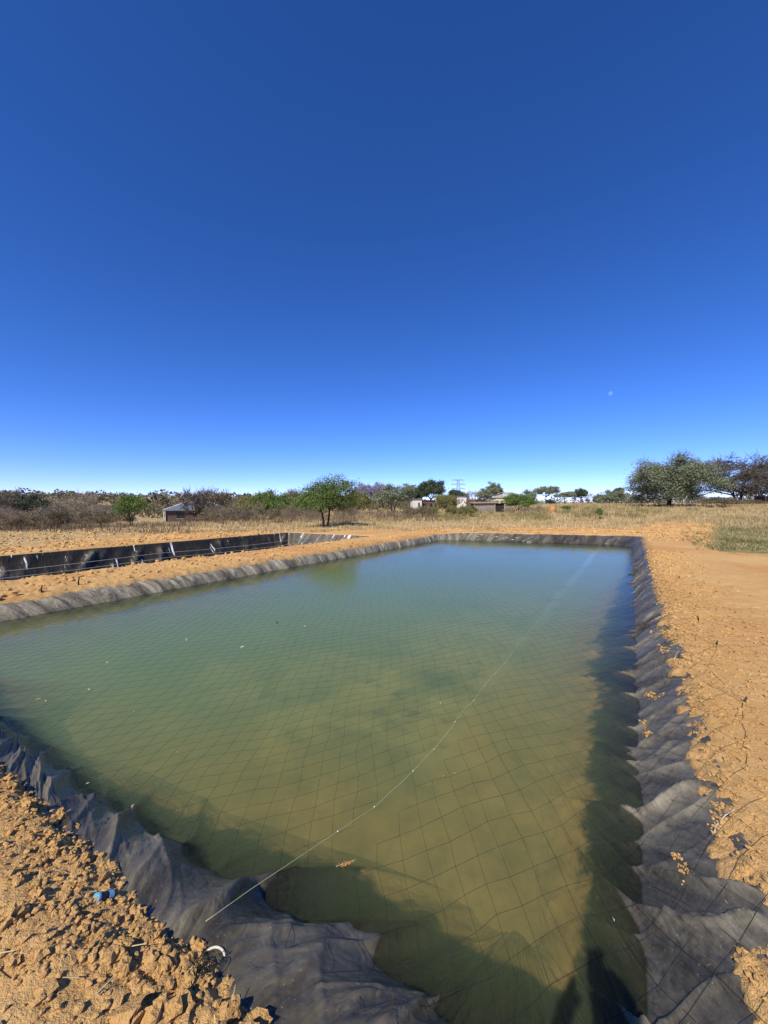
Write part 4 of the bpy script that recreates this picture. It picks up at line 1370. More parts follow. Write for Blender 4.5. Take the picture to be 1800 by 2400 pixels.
M['stick'] = simple_mat("dark_stick", (0.060, 0.040, 0.028), (0.035, 0.024, 0.018), 12.0, 0.9, 0.1)


def spot(px, depth):
    x = (px - 900) / FPX * depth
    return x, depth, base_z(x, depth)


def box_part(name, lo, hi, mat, parent):
    mb = MB(); mb.box(lo, hi); return mb.build(name, mat, parent)


def hip_house():
    x, y, z = spot(388, 80.0)
    o = empty("house", (x, y, z - 0.3), math.radians(28))
    L, D, hw, hr = 12.5, 8.0, 2.75, 1.75           # the near corner is at the origin, long side runs along +x, depth along +y
    tag(o, "brown walled house with a hipped grey tin roof among the bushes", "house")
    w = MB(); w.box((0, 0, 0), (L, D, hw)); wall = w.build("wall", M['wall_brick'], o)
    e = 0.5
    A = [(-e, -e, hw), (L + e, -e, hw), (L + e, D + e, hw), (-e, D + e, hw)]
    r0 = (D / 2, D / 2, hw + hr); r1 = (L - D / 2, D / 2, hw + hr)
    V = A + [r0, r1] + [(a[0], a[1], hw - 0.14) for a in A]
    roof = mesh_np("roof", V, [np.array([(0, 1, 5, 4), (2, 3, 4, 5), (0, 6, 7, 1), (1, 7, 8, 2), (2, 8, 9, 3), (3, 9, 6, 0), (9, 8, 7, 6)]), np.array([(1, 2, 5), (3, 0, 4)])], M['roof_tin'], o)
    def rib(a, b, nm="roof_rib", r=0.035, m='roof_tin'):
        q = MB(); q.bar(np.array(a) + (0, 0, 0.03), np.array(b) + (0, 0, 0.03), r, 4); return q.build(nm, M[m], roof)
    rib(A[0], r0, "hip_cap", 0.10, 'roof_cap'); rib(A[1], r1, "hip_cap", 0.14, 'roof_cap'); rib(A[3], r0, "hip_cap", 0.14, 'roof_cap'); rib(r0, r1, "ridge_cap", 0.12, 'roof_cap')
    for i in range(1, 13):
        xx = -e + i * (L + 2 * e) / 13
        k = min(1.0, (xx + e) / (D / 2 + e), (L + e - xx) / (D / 2 + e))
        rib((xx, -e, hw), (xx, -e + (D / 2 + e) * k, hw + hr * k))
    for i in range(1, 9):
        yy = -e + i * (D + 2 * e) / 9
        k = min(1.0, (yy + e) / (D / 2 + e), (D + e - yy) / (D / 2 + e))
        rib((-e, yy, hw), (-e + (D / 2 + e) * k, yy, hw + hr * k))
    for xx, w_ in ((2.0, 1.5), (5.2, 1.8), (9.0, 1.5)):
        f = box_part("window", (xx, -0.04, 0.95), (xx + w_, 0.03, 2.15), M['dark_opening'], o)
        box_part("frame", (xx - 0.06, -0.07, 0.88), (xx + w_ + 0.06, -0.045, 0.95), M['wall_white'], f)
    box_part("door", (7.5, -0.05, 0.0), (8.4, 0.02, 2.05), M['plank_dark'], o)
    # the gable end towards the camera carries pale panels
    for yy, w_ in ((0.25, 1.3), (4.2, 1.3)):
        box_part("panel", (-0.06, yy, 0.55), (0.02, yy + w_, 2.2), M['wall_white'], o)
    f = box_part("window", (-0.05, 2.2, 1.0), (0.03, 3.6, 2.1), M['dark_opening'], o)
    box_part("post", (-0.45, -0.42, 0), (-0.27, -0.24, hw - 0.16), M['wall_white'], o)
    box_part("post", (-0.45, D + 0.2, 0), (-0.27, D + 0.38, hw - 0.16), M['wall_white'], o)


hip_house()


def far_house(px, depth, w, h, d, mat, label, rz=0.0, roof='roof_tin', pitch=0.35, doors=((0.3, 0.8),), side_mat=None):
    x, y, z = spot(px, depth)
    o = empty("house", (x, y, z - 0.2), rz)
    tag(o, label, "house")
    box_part("wall", (-w / 2, 0, 0), (w / 2, d, h), M[mat], o)
    V = [(-w / 2 - .25, -.3, h + pitch), (w / 2 + .25, -.3, h + pitch), (w / 2 + .25, d + .3, h + .05), (-w / 2 - .25, d + .3, h + .05)]
    V = V + [(a, b, c - .07) for a, b, c in V]
    mesh_np("roof", V, np.array([(0, 1, 2, 3), (7, 6, 5, 4), (0, 4, 5, 1), (1, 5, 6, 2), (2, 6, 7, 3), (3, 7, 4, 0)]), M[roof], o)
    box_part("fascia", (-w / 2 + 0.003, -0.012, h), (w / 2 - 0.003, 0.10, h + pitch - 0.09), M[mat], o)
    for f0, ww in doors:
        a = -w / 2 + f0 * w
        box_part("window", (a, -0.03, h * 0.4), (a + ww, 0.03, h * 0.78), M['dark_opening'], o)
    if side_mat:
        box_part("lean_to", (w / 2 + 0.02, 0.3, 0), (w / 2 + 2.4, d - 0.2, h * 0.85), M[side_mat], o)


far_house(978, 95.0, 2.3, 2.75, 3.0, 'wall_white', "white walled hut left of the rounded olive bush", 0.12, doors=((0.6, 0.4),))
far_house(1004, 97.0, 3.0, 2.45, 3.0, 'wall_rust', "rust brown hut with a pale doorway right of the white hut", 0.0, doors=((0.15, 0.5), (0.65, 0.5)))
far_house(1052, 110.0, 1.9, 2.6, 3.0, 'wall_yellow', "pale yellow wall showing through the rounded olive bush", 0.1)
far_house(1082, 95.0, 2.3, 3.1, 3.5, 'wall_white', "white walled hut with a slanted roof line below the pylon", -0.15, side_mat='wall_rust', doors=())
far_house(1128, 120.0, 2.6, 2.4, 3.0, 'wall_rust', "small red brown hut behind the plank shed", 0.0)
far_house(1170, 125.0, 3.4, 2.8, 4.0, 'wall_yellow', "yellow house behind the right end of the plank shed", 0.1, doors=((0.2, 0.7), (0.65, 0.7)))
far_house(1190, 160.0, 4.5, 4.9, 5.0, 'wall_white', "far white house above the yellow house", 0.1, roof='roof_cap', pitch=0.8, doors=((0.2, 0.8), (0.65, 0.8)))
far_house(1176, 165.0, 3.2, 4.6, 5.0, 'wall_white', "far white gable left of the other far white house", 0.1, roof='roof_cap', pitch=0.8, doors=())


def plank_shed():
    x, y, z = spot(1112, 52.0)
    o = empty("plank_shed", (x, y, z - 0.05), 0.0)
    tag(o, "low weathered plank shed standing in the tall grass", "shed")
    Lx, D, h = 2.75, 2.2, 1.55
    n = 9
    for i in range(n):
        z0 = i * h / n
        off = random.uniform(-0.03, 0.03)
        mb = MB(); mb.box((0 + off, -0.02 + random.uniform(-.015, .015), z0 + 0.012), (Lx + off, 0.03, z0 + h / n - 0.012)); mb.build("plank", M['plank'], o)
    for i in range(8):
        xx = Lx + 0.06 + i * 0.155
        mb = MB(); mb.box((xx, 0.03 + 0.03 * (i % 2), 0.0), (xx + 0.13, 0.07 + 0.03 * (i % 2), h + 0.05 + random.uniform(-0.12, 0.03))); mb.build("slat", M['plank_dark'], o)
    box_part("wall", (0.0, 0.16, 0), (Lx + 1.25, D, h - 0.05), M['plank_dark'], o)
    V = [(-0.2, -0.25, h + 0.0), (Lx + 1.45, -0.25, h + 0.10), (Lx + 1.45, D + 0.2, h + 0.22), (-0.2, D + 0.2, h + 0.12)]
    V = V + [(a, b, c - 0.06) for a, b, c in V]
    mesh_np("roof", V, np.array([(0, 1, 2, 3), (7, 6, 5, 4), (0, 4, 5, 1), (1, 5, 6, 2), (2, 6, 7, 3), (3, 7, 4, 0)]), M['plank'], o)
    for xx in (-0.04, Lx + 0.02, Lx + 1.3):
        mb = MB(); mb.bar((xx, -0.08, -0.2), (xx, -0.08, h + 0.25), 0.045, 6); mb.build("post", M['post'], o)


plank_shed()


def water_tank():
    x, y, z = spot(535, 92.0)
    o = empty("water_tank", (x, y, z), 0.0)
    tag(o, "green plastic water tank standing above the scrub", "tank")
    z0 = 2.0 - 92 * 14 / 900 - z; z1 = 2.0 - 92 * 1.5 / 900 - z
    zs = [(0.86, z0), (0.9, z0 + 0.05), (0.9, z0 + 0.35), (0.86, z0 + 0.38), (0.9, z0 + 0.42), (0.9, z0 + 0.72), (0.86, z0 + 0.75), (0.9, z0 + 0.79), (0.9, z1 - 0.22), (0.7, z1 - 0.06), (0.3, z1), (0.3, z1 + 0.07), (0.02, z1 + 0.09)]
    th = np.linspace(0, 2 * math.pi, 25)[:-1]
    V = np.array([(r_ * math.cos(a), r_ * math.sin(a), zz) for r_, zz in zs for a in th])
    mesh_np("body", V, grid_faces(len(zs), 24, wrap=True), M['tank_green'], o, smooth_shade=True)
    mb = MB(); mb.box((-1.1, -1.1, -0.3), (1.1, 1.1, z0)); mb.build("stand", M['wall_rust'], o)
    mb = MB(); mb.bar((0.9, -0.2, z0 + 0.1), (1.15, -0.2, z0 + 0.1), 0.05, 6); mb.bar((1.15, -0.2, z0 + 0.14), (1.15, -0.2, 0), 0.05, 6); mb.build("pipe", M['steel'], o)


water_tank()


def pylon():
    d = 620.0
    x, y, z = spot(1074, d)
    H = 2 + d * (1182 - 1124) / 900 - z
    o = empty("power_pylon", (x, y, z), 0.25)
    tag(o, "steel lattice power pylon with three pairs of arms on the skyline", "pylon")
    def w(t): return 4.2 * (1 - t) ** 1.4 + 1.3
    r_ = 0.22
    for sx in (-1, 1):
        for sy in (-1, 1):
            mb = MB()
            P = [(sx * w(t), sy * w(t) * 0.8, H * t) for t in np.linspace(0, 1, 9)]
            mb.tube(P, r_, 4); mb.build("leg", M['steel'], o)
    for i in range(9):
        t0, t1 = i / 9, (i + 1) / 9
        for (ax, ay), (bx, by) in (((-1, -1), (1, -1)), ((1, -1), (1, 1)), ((1, 1), (-1, 1)), ((-1, 1), (-1, -1))):
            mb = MB()
            mb.bar((ax * w(t0), ay * w(t0) * .8, H * t0), (bx * w(t1), by * w(t1) * .8, H * t1), r_ * 0.65, 4)
            mb.bar((bx * w(t0), by * w(t0) * .8, H * t0), (ax * w(t1), ay * w(t1) * .8, H * t1), r_ * 0.65, 4)
            mb.build("brace", M['steel'], o)
    for t, L in ((0.60, 11.5), (0.78, 12.5), (0.96, 10.0)):
        for sx in (-1, 1):
            mb = MB()
            for sy in (-1, 1):
                mb.bar((sx * w(t), sy * w(t) * .8, H * t), (sx * L, 0, H * t + 0.8), r_, 4)
                mb.bar((sx * w(t), sy * w(t) * .8, H * t + 1.8), (sx * L, 0, H * t + 0.8), r_, 4)
            mb.build("arm", M['steel'], o)
            mb = MB(); mb.bar((sx * (L - 0.3), 0, H * t + 0.6), (sx * (L - 0.3), 0, H * t - 2.6), 0.22, 5); mb.build("insulator", M['steel'], o)


pylon()


def post(px, depth, top, label, r=0.05, mat='post', name="fence_post"):
    x, y, z = spot(px, depth)
    h = 2 + depth * (1182 - top) / 900 - z
    mb = MB(); mb.tube([(0, 0, -0.3), (0.01, 0, h * 0.5), (0.02 * random.uniform(-1, 1), 0, h)], [r * 1.05, r, r * 0.9], 7)
    o = mb.build(name, M[mat], smooth_shade=True); o.location = (x, y, z)
    tag(o, label, "post")
    return o


post(1208, 50.0, 1193, "pale wooden post below the dark green bush")
post(1018, 48.0, 1196, "pale wooden post among the weedy bushes")
post(1113, 46.0, 1196, "pale leaning post before the plank shed")
post(38, 27.0, 1224, "grey fence post in the thicket at the left", 0.03)
post(87, 27.5, 1222, "thin fence post in the thicket below the dead tree", 0.03)
post(1208 - 20, 120.0, 1160, "tall white post beside the yellow house", 0.12, 'wall_white')
post(1781, 80.0, 1128, "tall thin grey pole in front of the leafless acacia at the right", 0.07, 'bark_grey', "utility_pole")
post(1772, 83.0, 1136, "thin grey pole just left of the taller pole", 0.05, 'bark_grey', "utility_pole")


def termite_mound():
    x, y, z = spot(1295, 47.0)
    V, F = ICO3
    P = V * (1 + 0.25 * perlin(V[:, 0] * 2, V[:, 1] * 2 + V[:, 2], 5))[:, None] * np.array([0.46, 0.42, 0.62])
    o = mesh_np("termite_mound", P, F, simple_mat("red_earth", (0.50, 0.235, 0.09), (0.36, 0.16, 0.06), 4, 0.95, 0.1), smooth_shade=True)
    o.location = (x, y, z + 0.15)
    tag(o, "small orange earth mound in the dry grass", "mound")


termite_mound()


def side_shed():
    x, y, z = spot(1806, 70.0)
    o = empty("hut", (x, y, z - 0.1), 0.0)
    tag(o, "corner of a small brown hut at the right edge of the photo", "hut")
    box_part("wall", (-0.5, 0.4, 0), (3.0, 2.6, 1.7), M['wall_rust'], o)
    box_part("roof", (-0.9, 0.1, 1.703), (3.3, 2.9, 1.80), M['roof_tin'], o)
    for xx in (-0.75, 3.1):
        mb = MB(); mb.bar((xx, 0.2, -0.2), (xx, 0.2, 1.70), 0.05, 6); mb.build("post", M['post'], o)


side_shed()


# ------------------------------------------------------------------ the day moon
def moon():
    m, t, b = new_mat("moon_surface")
    t.nodes.remove(b)
    tr = t.nodes.new('ShaderNodeBsdfTransparent'); df = t.nodes.new('ShaderNodeBsdfDiffuse'); ad = t.nodes.new('ShaderNodeAddShader')
    t.links.new(ramp(t, noise(t, 0.08, 4), [(0.35, (0.035, 0.036, 0.040)), (0.65, (0.07, 0.073, 0.078))]), df.inputs[0])
    t.links.new(tr.outputs[0], ad.inputs[0]); t.links.new(df.outputs[0], ad.inputs[1])
    t.links.new(ad.outputs[0], t.nodes['Material Output'].inputs['Surface'])
    D = 6000.0
    dx, dz = (1431 - 900) / 900, (1200 - 922) / 900
    fwd = Vector((0, math.cos(PITCH), -math.sin(PITCH))); up = Vector((0, math.sin(PITCH), math.cos(PITCH)))
    v = (fwd + Vector((1, 0, 0)) * dx + up * dz).normalized()
    V, F = ICO3
    o = mesh_np("moon", V * D * math.tan(math.radians(0.25)), F, m, smooth_shade=True)
    o.location = Vector((0, 0, CAM_H)) + v * D
    tag(o, "pale day moon low in the blue sky", "moon")


moon()


# ------------------------------------------------------------------ small things on and around the pond
def at(px, py, z):
    """point at height z seen at a photo pixel"""
    dx = (px - 900) / FPX; dz = (1200 - py) / FPX
    d = np.array([dx, math.cos(PITCH) + dz * math.sin(PITCH), -math.sin(PITCH) + dz * math.cos(PITCH)])
    t = (z - CAM_H) / d[2]
    return float(d[0] * t), float(d[1] * t)


M['peg'] = simple_mat("peg_wood", (0.10, 0.065, 0.04), (0.05, 0.034, 0.022), 20, 0.9, 0.1)
M['wire'] = simple_mat("grey_wire", (0.42, 0.40, 0.36), (0.30, 0.29, 0.26), 20, 0.6, 0.3)
M['blue_plastic'] = simple_mat("blue_plastic", (0.24, 0.47, 0.62), (0.10, 0.28, 0.46), 30, 0.25, 0.5)
M['dark_plastic'] = simple_mat("dark_plastic", (0.012, 0.013, 0.018), (0.008, 0.009, 0.012), 30, 0.35, 0.5)
M['dry_leaf'] = simple_mat("dry_leaf", (0.50, 0.34, 0.18), (0.34, 0.21, 0.10), 40, 0.8, 0.2)
M['pale_leaf'] = simple_mat("pale_leaf", (0.58, 0.54, 0.43), (0.42, 0.38, 0.30), 40, 0.8, 0.2)
M['seed'] = simple_mat("seed_head", (0.46, 0.24, 0.09), (0.30, 0.15, 0.06), 60, 0.9, 0.1)

# pegs that hold the net along the right bank, each with its two stay cords
peg_words = ("farthest peg", "second farthest peg", "middle peg", "second nearest peg", "nearest peg")
PEGS = []
for (px, py), wd in zip(((1593, 1356), (1621, 1394), (1638, 1451), (1680, 1512), (1742, 1650)), peg_words):
    x, y = at(px, py, 0.43); z = base_z(x, y)
    mb = MB(); lx, ly = random.uniform(-.03, .05), random.uniform(-.03, .05)
    mb.tube([(0, 0, -0.08), (lx * .3, ly * .3, 0.03), (lx * .6, ly * .6, 0.062)], [0.008, 0.008, 0.007], 6)
    o = mb.build("net_peg", M['peg'], smooth_shade=True); o.location = (x, y, z)
    tag(o, "dark wooden %s in the soil along the right bank" % wd, "peg", "pegs along the right bank")
    PEGS.append((x, y, z))
for i, ((x, y, z), wd) in enumerate(zip(PEGS, peg_words)):
    o = empty("stay_cord", (x, y, z))
    tag(o, "black cords tied from the %s to the edge of the net" % wd, "cord", "stay cords of the net")
    u0, n0 = w2uv(x, y)
    for du in (-0.75, -0.3, 0.25, 0.8):
        ue, ne = u0 + du * (1.0 + 0.06 * u0), -0.62 + random.uniform(-0.08, 0.08)
        xe, ye = uv2w(ue, ne)
        t = np.linspace(0, 1, 9)
        P = np.stack([x + (xe - x) * t, y + (ye - y) * t, 0 * t], -1)
        P[1:-1, :2] += np.random.default_rng(i * 7 + int(du * 10) + 20).normal(0, 0.008, (7, 2))
        P[:, 2] = np.maximum(ground_z(P[:, 0], P[:, 1]), [liner_z(a_, b_) for a_, b_ in P[:, :2]]) + 0.008
        P[0, 2] = z + 0.03
        P = P - np.array([x, y, z])
        mb = MB(); mb.tube(P, 0.0013, 4); mb.build("cord", M['net'], o)


# sticks on the berm and the two wires strung over the empty basin
def stick(px, py, h, label, zz=0.33):
    x, y = at(px, py, zz); z = base_z(x, y)
    mb = MB(); mb.tube([(0, 0, -0.1), (random.uniform(-.01, .01), 0, h * .5), (random.uniform(-.03, .03), 0, h)], [0.014, 0.013, 0.010], 6)
    o = mb.build("stick", M['stick'], smooth_shade=True); o.location = (x, y, z)
    tag(o, label, "stick")


stick(184, 1371, 0.17, "upright dark stick on the berm, the taller one")
stick(98, 1387, 0.13, "short upright dark stick on the berm near the left edge")
stick(1500, 1268, 0.10, "tiny stick at the far right corner of the pond", 0.42)
for off, lab in ((0.35, "upper grey wire strung above the empty basin"), (0.05, "lower grey wire strung above the empty basin")):
    u = np.linspace(-3.0, 16.5, 90)
    n = 12.4 + off * 2.0 + 0.03 * perlin(u * 0.7, u * 0 + off, 161)
    x, y = uv2w(u, n)
    z = 0.28 + 0.30 * off - 0.05 * np.sin((u % 6.5) / 6.5 * math.pi)
    o = mesh_np("basin_wire", *polyline_tube(np.stack([x, y, z], -1), 0.006, 4), M['wire'])
    tag(o, lab, "wire")


# blue plastic bottle end lying on the near bank
def blue_bottle():
    x, y = at(246, 2052, 0.40); z = base_z(x, y)
    o = empty("blue_bottle", (x, y, z + 0.010), math.radians(35))
    o.rotation_euler = (math.radians(58), 0, math.radians(-32)); o.scale = (0.95, 0.95, 0.95)
    tag(o, "small crushed blue plastic bottle lying on the crumbly near bank", "bottle")
    def lathe(prof, name, mat, n=18, squash=1.0):
        th = np.linspace(0, 2 * math.pi, n + 1)[:-1]
        V = np.array([(r_ * math.cos(a), r_ * math.sin(a) * squash, zz) for r_, zz in prof for a in th])
        return mesh_np(name, V, grid_faces(len(prof), n, wrap=True), mat, o, smooth_shade=True)
    lathe([(0.001, -0.040), (0.018, -0.040), (0.021, -0.034), (0.021, -0.004), (0.017, 0.000), (0.021, 0.004), (0.021, 0.020), (0.016, 0.028)], "body", M['dark_plastic'], squash=0.8)
    lathe([(0.0165, 0.026), (0.019, 0.029), (0.019, 0.046), (0.0175, 0.046), (0.0150, 0.030), (0.001, 0.029)], "neck", M['blue_plastic'])
    lathe([(0.0222, -0.030), (0.0224, -0.028), (0.0224, -0.008), (0.0222, -0.006)], "wrapper", M['blue_plastic'], squash=0.8)


blue_bottle()


# pale arc added to imitate a highlight on the crumpled liner by the cord
def highlight():
    x, y = at(500, 2186, 0.34); z = surface_z(x, y)
    t = np.linspace(-0.3, math.pi + 0.2, 22)
    P = np.stack([0.042 * np.cos(t), 0.022 * np.sin(t), -0.016 + 0.022 * np.sin(t)], -1)
    o = mesh_np("highlight_arc", *polyline_tube(P, 0.0045, 7), M['pale_leaf'], smooth_shade=True)
    o.location = (x, y, z + 0.004)
    tag(o, "added pale arc imitating a highlight on the liner where the pale cord is tied", "highlight")
    r = np.random.default_rng(77); mb = MB()
    for k in range(26):
        c = r.normal(0, 0.022, 3) * (1, 1, 0.4)
        q = np.linspace(0, r.uniform(2, 5), 14); a = r.uniform(0, 6.28, 3); R_ = r.uniform(0.008, 0.03)
        mb.tube(np.stack([c[0] + R_ * np.cos(q + a[0]), c[1] + R_ * np.sin(q + a[1]), c[2] + R_ * 0.6 * np.sin(q * 1.3 + a[2])], -1), 0.0013, 3)
    b_ = mb.build("net_bundle", M['net']); xb, yb = at(470, 2232, 0.36)
    b_.location = (xb, yb, surface_z(xb, yb) + 0.012)
    tag(b_, "tangled end of black net cord pinned by clods beside the pale arc of the imitated highlight", "net")


highlight()


# things floating on the water
def leaf_shape(L, W_, r):
    n = 7; t = np.linspace(0, 1, n)
    w = W_ * np.sin(np.pi * t) ** 0.8 * 0.5
    z = 0.006 * np.sin(np.pi * t) + r.normal(0, 0.0012, n)
    V = np.concatenate([np.stack([t * L - L / 2, w, z + 0.003], -1), np.stack([t * L - L / 2, -w, z], -1)])
    i = np.arange(n - 1)
    F = np.stack([i, i + 1, i + 1 + n, i + n], -1)
    V2 = V - (0, 0, 0.0012)
    return np.concatenate([V, V2]), [F, F[:, ::-1] + 2 * n]


FLOAT = [((1003, 1842), 0.050, 'dry_leaf', "brown leaf floating near the pale cord, left of the split leaf"), ((1066, 1815), 0.055, 'dry_leaf', "split brown leaf floating right of the pale cord"),
         ((1040, 1820), 0.035, 'dry_leaf', "small brown leaf between the two leaves by the cord"), ((1032, 1648), 0.05, 'pale_leaf', "thin pale leaf floating in mid pond"),
         ((311, 1891), 0.05, 'dry_leaf', "curled brown leaf afloat off the near bank folds"), ((415, 1765), 0.05, 'dry_leaf', "tan leaf afloat in the olive water left of centre"),
         ((205, 1838), 0.05, 'pale_leaf', "pale leaf afloat close to the near bank at the left"), ((714, 1468), 0.12, 'dry_leaf', "larger brown leaf cluster afloat at the far middle"),
         ((650, 1460), 0.13, 'stick', "dark twig afloat left of the brown leaf cluster"), ((568, 1517), 0.10, 'pale_leaf', "white sliver afloat left of centre"),
         ((437, 1500), 0.11, 'pale_leaf', "white curved sliver afloat in the left half of the pond"), ((252, 1553), 0.08, 'pale_leaf', "white fleck with a hair like tail afloat at the left"),
         ((637, 1530), 0.07, 'pale_leaf', "pale tuft afloat right of the white sliver"), ((90, 1640), 0.07, 'dry_leaf', "brown bits afloat near the left edge"),
         ((107, 1644), 0.045, 'pale_leaf', "pale bit afloat beside the brown bits near the left edge"), ((1438, 2158), 0.028, 'pale_leaf', "pale leaf scrap in the dark water by the right bank"),
         ((208, 1617), 0.05, 'pale_leaf', "white splinter afloat above the brown bits"), ((313, 1669), 0.05, 'dry_leaf', "tan leaf afloat between the splinter and the near bank")]
r = np.random.default_rng(99)
for (px, py), L, mt, lab in FLOAT:
    x, y = at(px, py, 0.0)
    L = L * 0.72
    V, F = leaf_shape(L, L * r.uniform(0.2, 0.42), r)
    o = mesh_np("floating_twig" if mt == 'stick' else "floating_leaf", V, F, M[mt])
    o.location = (x, y, 0.003); o.rotation_euler = (0, 0, r.uniform(0, 6.28))
    tag(o, lab, "twig" if mt == 'stick' else "leaf")


def seed_head():
    x, y = at(810, 2027, 0.0)
    o = empty("seed_head", (x, y, 0.004), math.radians(14))
    tag(o, "rusty brown seed head floating off the near bank", "seed head")
    mb = MB(); V, F = ICO1
    for k in range(60):
        c = (r.normal(0, 0.016), r.normal(0, 0.006), abs(r.normal(0, 0.003)))
        mb.add(V * (0.0042, 0.0026, 0.0024) * r.uniform(0.7, 1.3) + c, F)
    mb.build("grains", M['seed'], o)["kind"] = "stuff"
    mb = MB(); mb.tube([(-0.05, 0.0, 0.001), (0.0, 0.002, 0.004), (0.055, 0.012, 0.002)], 0.0012, 4); mb.build("stalk", M['straw'], o)


seed_head()


# big clods one could pick up
big = [((470, 2120), .050), ((285, 2175), .055), ((230, 2165), .045), ((320, 2260), .055), ((265, 2205), .045), ((420, 2300), .065), ((300, 2350), .075), ((370, 2330), .065),
       ((530, 2300), .055), ((590, 2320), .060), ((575, 2370), .070), ((500, 2375), .060), ((165, 1865), .060), ((145, 1835), .055), ((60, 1845), .05), ((190, 1955), .045),
       ((20, 2160), .060), ((85, 2080), .045), ((320, 2065), .045), ((40, 2055), .04), ((440, 2225), .05), ((380, 2210), .05), ((345, 2130), .035), ((120, 1940), .04), ((20, 1785), .05)]
for (px, py), sz in big:
    x, y = at(px, py, 0.42)
    P = rot_z(rock_shape(r, ICO3, 0.6), r.uniform(0, 6.28)) * sz * 0.62
    o = mesh_np("earth_clod", P, ICO3[1], M['clod'], smooth_shade=False)
    o.location = (x, y, base_z(x, y) + sz * 0.16)
    tag(o, "fist sized clod of dry yellow earth on the near bank", "clod", "large clods on the near bank")


# earth that has slid down over the right liner
def slides():
    X = []; Y = []; Z = []; Sz = []
    for (px, py), (px2, py2), n, w in (((1558, 1436), (1532, 1455), 60, .035), ((1560, 1462), (1524, 1474), 50, .03), ((1585, 1478), (1545, 1494), 70, .04), ((1600, 1490), (1560, 1504), 50, .04),
                                 ((1562, 1510), (1545, 1516), 40, .03), ((1600, 1552), (1578, 1570), 50, .03), ((1550, 1580), (1515, 1594), 60, .025), ((1520, 1634), (1500, 1638), 30, .015),
                                 ((1620, 1971), (1580, 1974), 60, .014), ((1690, 1936), (1672, 1930), 40, .02), ((1680, 1900), (1692, 1896), 24, .012), ((1662, 1858), (1640, 1855), 24, .012), ((1790, 2280), (1720, 2262), 60, .02)):
        a_ = np.array(at(px, py, 0.40)); b_ = np.array(at(px2, py2, 0.22))
        t = r.random(n) ** 1.3
        P = a_ + (b_ - a_) * t[:, None] + r.normal(0, w, (n, 2)) * (1 - 0.6 * t[:, None])
        G = ground_z(P[:, 0], P[:, 1])
        for p, g in zip(P, G):
            X.append(p[0]); Y.append(p[1]); Z.append(max(liner_z(*map(float, p)), g)); Sz.append((0.004 + 0.012 * r.random() ** 2.5) * (0.7 + 0.10 * np.hypot(*p)))
    shapes = [rock_shape(r, ICO1, 0.6) for _ in range(16)]
    n = len(X); V = np.zeros((n, 12, 3))
    for i in range(n): V[i] = rot_z(shapes[i % 16], i * 1.7) * Sz[i] + (X[i], Y[i], Z[i] + Sz[i] * 0.3)
    F = (ICO1[1][None] + (np.arange(n) * 12)[:, None, None]).reshape(-1, 3)
    tag(mesh_np("slid_earth", V.reshape(-1, 3), F, M['clod']), kind='stuff')


slides()
for pts, lab in ((((1675, 1938), (1677, 1925), (1700, 1920), (1722, 1918)), "bent white twig sticking out of the soil onto the right liner"), (((1580, 1545), (1583, 1537), (1592, 1532)), "small pale twig hooked over the edge of the right liner")):
    P = []
    for i, (px, py) in enumerate(pts):
        x, y = at(px, py, 0.36); P.append((x, y, max(liner_z(x, y), base_z(x, y)) + 0.012))
    o = mesh_np("pale_twig", *polyline_tube(P, 0.0026, 5), M['pale_leaf'], smooth_shade=True)
    tag(o, lab, "twig")


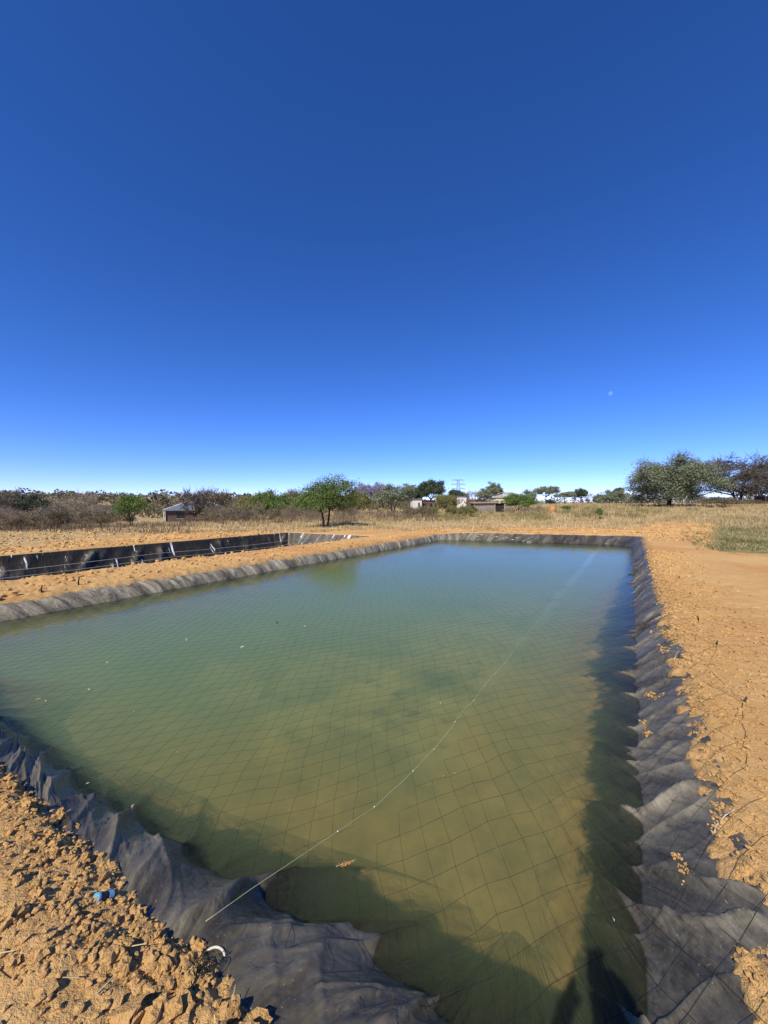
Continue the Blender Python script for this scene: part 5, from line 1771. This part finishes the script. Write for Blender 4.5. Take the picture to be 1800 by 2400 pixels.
# ------------------------------------------------------------------ the photographer, whose shadow falls on the water
def photographer():
    H0 = np.array([-0.08, -0.31, 0.0]); gz = base_z(-0.08, -0.31)
    J = {'pelvis': (0, 0, 0.95), 'spine': (0, 0.01, 1.12), 'chest': (0, 0.0, 1.32), 'neck0': (0, -0.01, 1.47), 'neck': (0, 0.01, 1.53), 'head0': (0, 0.03, 1.60), 'head1': (0, 0.03, 1.70), 'head2': (0, 0.02, 1.765)}
    R_ = {'pelvis': (.155, .12), 'spine': (.14, .11), 'chest': (.17, .12), 'neck0': (.10, .08), 'neck': (.055, .055), 'head0': (.065, .075), 'head1': (.078, .095), 'head2': (.045, .055)}
    E = [('pelvis', 'spine'), ('spine', 'chest'), ('chest', 'neck0'), ('neck0', 'neck'), ('neck', 'head0'), ('head0', 'head1'), ('head1', 'head2')]
    for s_, sx in (('l', -1), ('r', 1)):
        J.update({'sh' + s_: (sx * .19, -.01, 1.41), 'el' + s_: (sx * .25, .06, 1.17), 'wr' + s_: (sx * .10, .20, 1.42), 'pa' + s_: (sx * .075, .215, 1.49),
                  'hip' + s_: (sx * .10, 0, .88), 'kn' + s_: (sx * .115, .02, .48), 'an' + s_: (sx * .12, -.01, .09), 'to' + s_: (sx * .14, .15, .035)})
        R_.update({'sh' + s_: (.062, .062), 'el' + s_: (.045, .045), 'wr' + s_: (.028, .032), 'pa' + s_: (.022, .04), 'hip' + s_: (.085, .09), 'kn' + s_: (.058, .062), 'an' + s_: (.042, .045), 'to' + s_: (.04, .03)})
        E += [('neck0', 'sh' + s_), ('sh' + s_, 'el' + s_), ('el' + s_, 'wr' + s_), ('wr' + s_, 'pa' + s_), ('pelvis', 'hip' + s_), ('hip' + s_, 'kn' + s_), ('kn' + s_, 'an' + s_), ('an' + s_, 'to' + s_)]
        for f in range(4):
            a_, b_ = 'f%s%d' % (s_, f), 'g%s%d' % (s_, f)
            J[a_] = (sx * .062, .222, 1.53 + f * .018 - .03); J[b_] = (sx * (.030), .232, 1.535 + f * .018 - .03)
            R_[a_] = (.0095, .0095); R_[b_] = (.008, .008); E += [('pa' + s_, a_), (a_, b_)]
        J['th' + s_] = (sx * .052, .19, 1.50); J['tk' + s_] = (sx * .035, .185, 1.545); R_['th' + s_] = (.011, .011); R_['tk' + s_] = (.009, .009); E += [('pa' + s_, 'th' + s_), ('th' + s_, 'tk' + s_)]
    names = list(J); me = bpy.data.meshes.new("person")
    me.from_pydata([J[k] for k in names], [(names.index(a_), names.index(b_)) for a_, b_ in E], [])
    o = bpy.data.objects.new("person", me); link(o)
    md = o.modifiers.new("Skin", 'SKIN'); md.use_smooth_shade = True
    sv = me.skin_vertices[0].data
    for i, k in enumerate(names):
        sv[i].radius = R_[k]; sv[i].use_root = (k == 'pelvis')
    o.modifiers.new("Sub", 'SUBSURF').render_levels = 2
    o.modifiers["Sub"].levels = 2
    bpy.context.view_layer.update()
    dg = bpy.context.evaluated_depsgraph_get()
    m2 = bpy.data.meshes.new_from_object(o.evaluated_get(dg))
    o.modifiers.clear(); o.data = m2
    for mt in (simple_mat("skin", (0.16, 0.09, 0.06)), simple_mat("shirt", (0.30, 0.31, 0.33), rough=0.9), simple_mat("trousers", (0.06, 0.065, 0.08), rough=0.9), simple_mat("shoes", (0.03, 0.03, 0.03))):
        m2.materials.append(mt)
    for p in m2.polygons:
        c = p.center
        p.use_smooth = True
        p.material_index = 3 if c.z < .10 else 2 if c.z < .97 else 1 if (c.z < 1.50 and not (c.y > 0.10)) else 0
    o.location = (H0[0], H0[1], gz)
    tag(o, "photographer on the near bank, seen only as a shadow on the water", "person")
    V, F = ICO3
    hv = V * (.088, .105, .085) + (0, 0.005, 1.725)
    k = (V[:, 2] > -0.35) | (V[:, 1] < -0.2)
    hv = np.where(((V[:, 1] > 0.55) & (V[:, 2] < 0.3))[:, None], hv * (1, .9, 1), hv)
    mesh_np("hair", hv, F, simple_mat("hair", (0.015, 0.012, 0.010), rough=0.6), o, smooth_shade=True)
    ph = MB(); ph.box((-0.036, -0.030, CAM_H - 0.12), (0.036, -0.022, CAM_H + 0.025))
    p_ = ph.build("phone", simple_mat("phone_case", (0.02, 0.02, 0.022), rough=0.3)); tag(p_, "phone held up by the photographer on the near bank", "phone")


photographer()
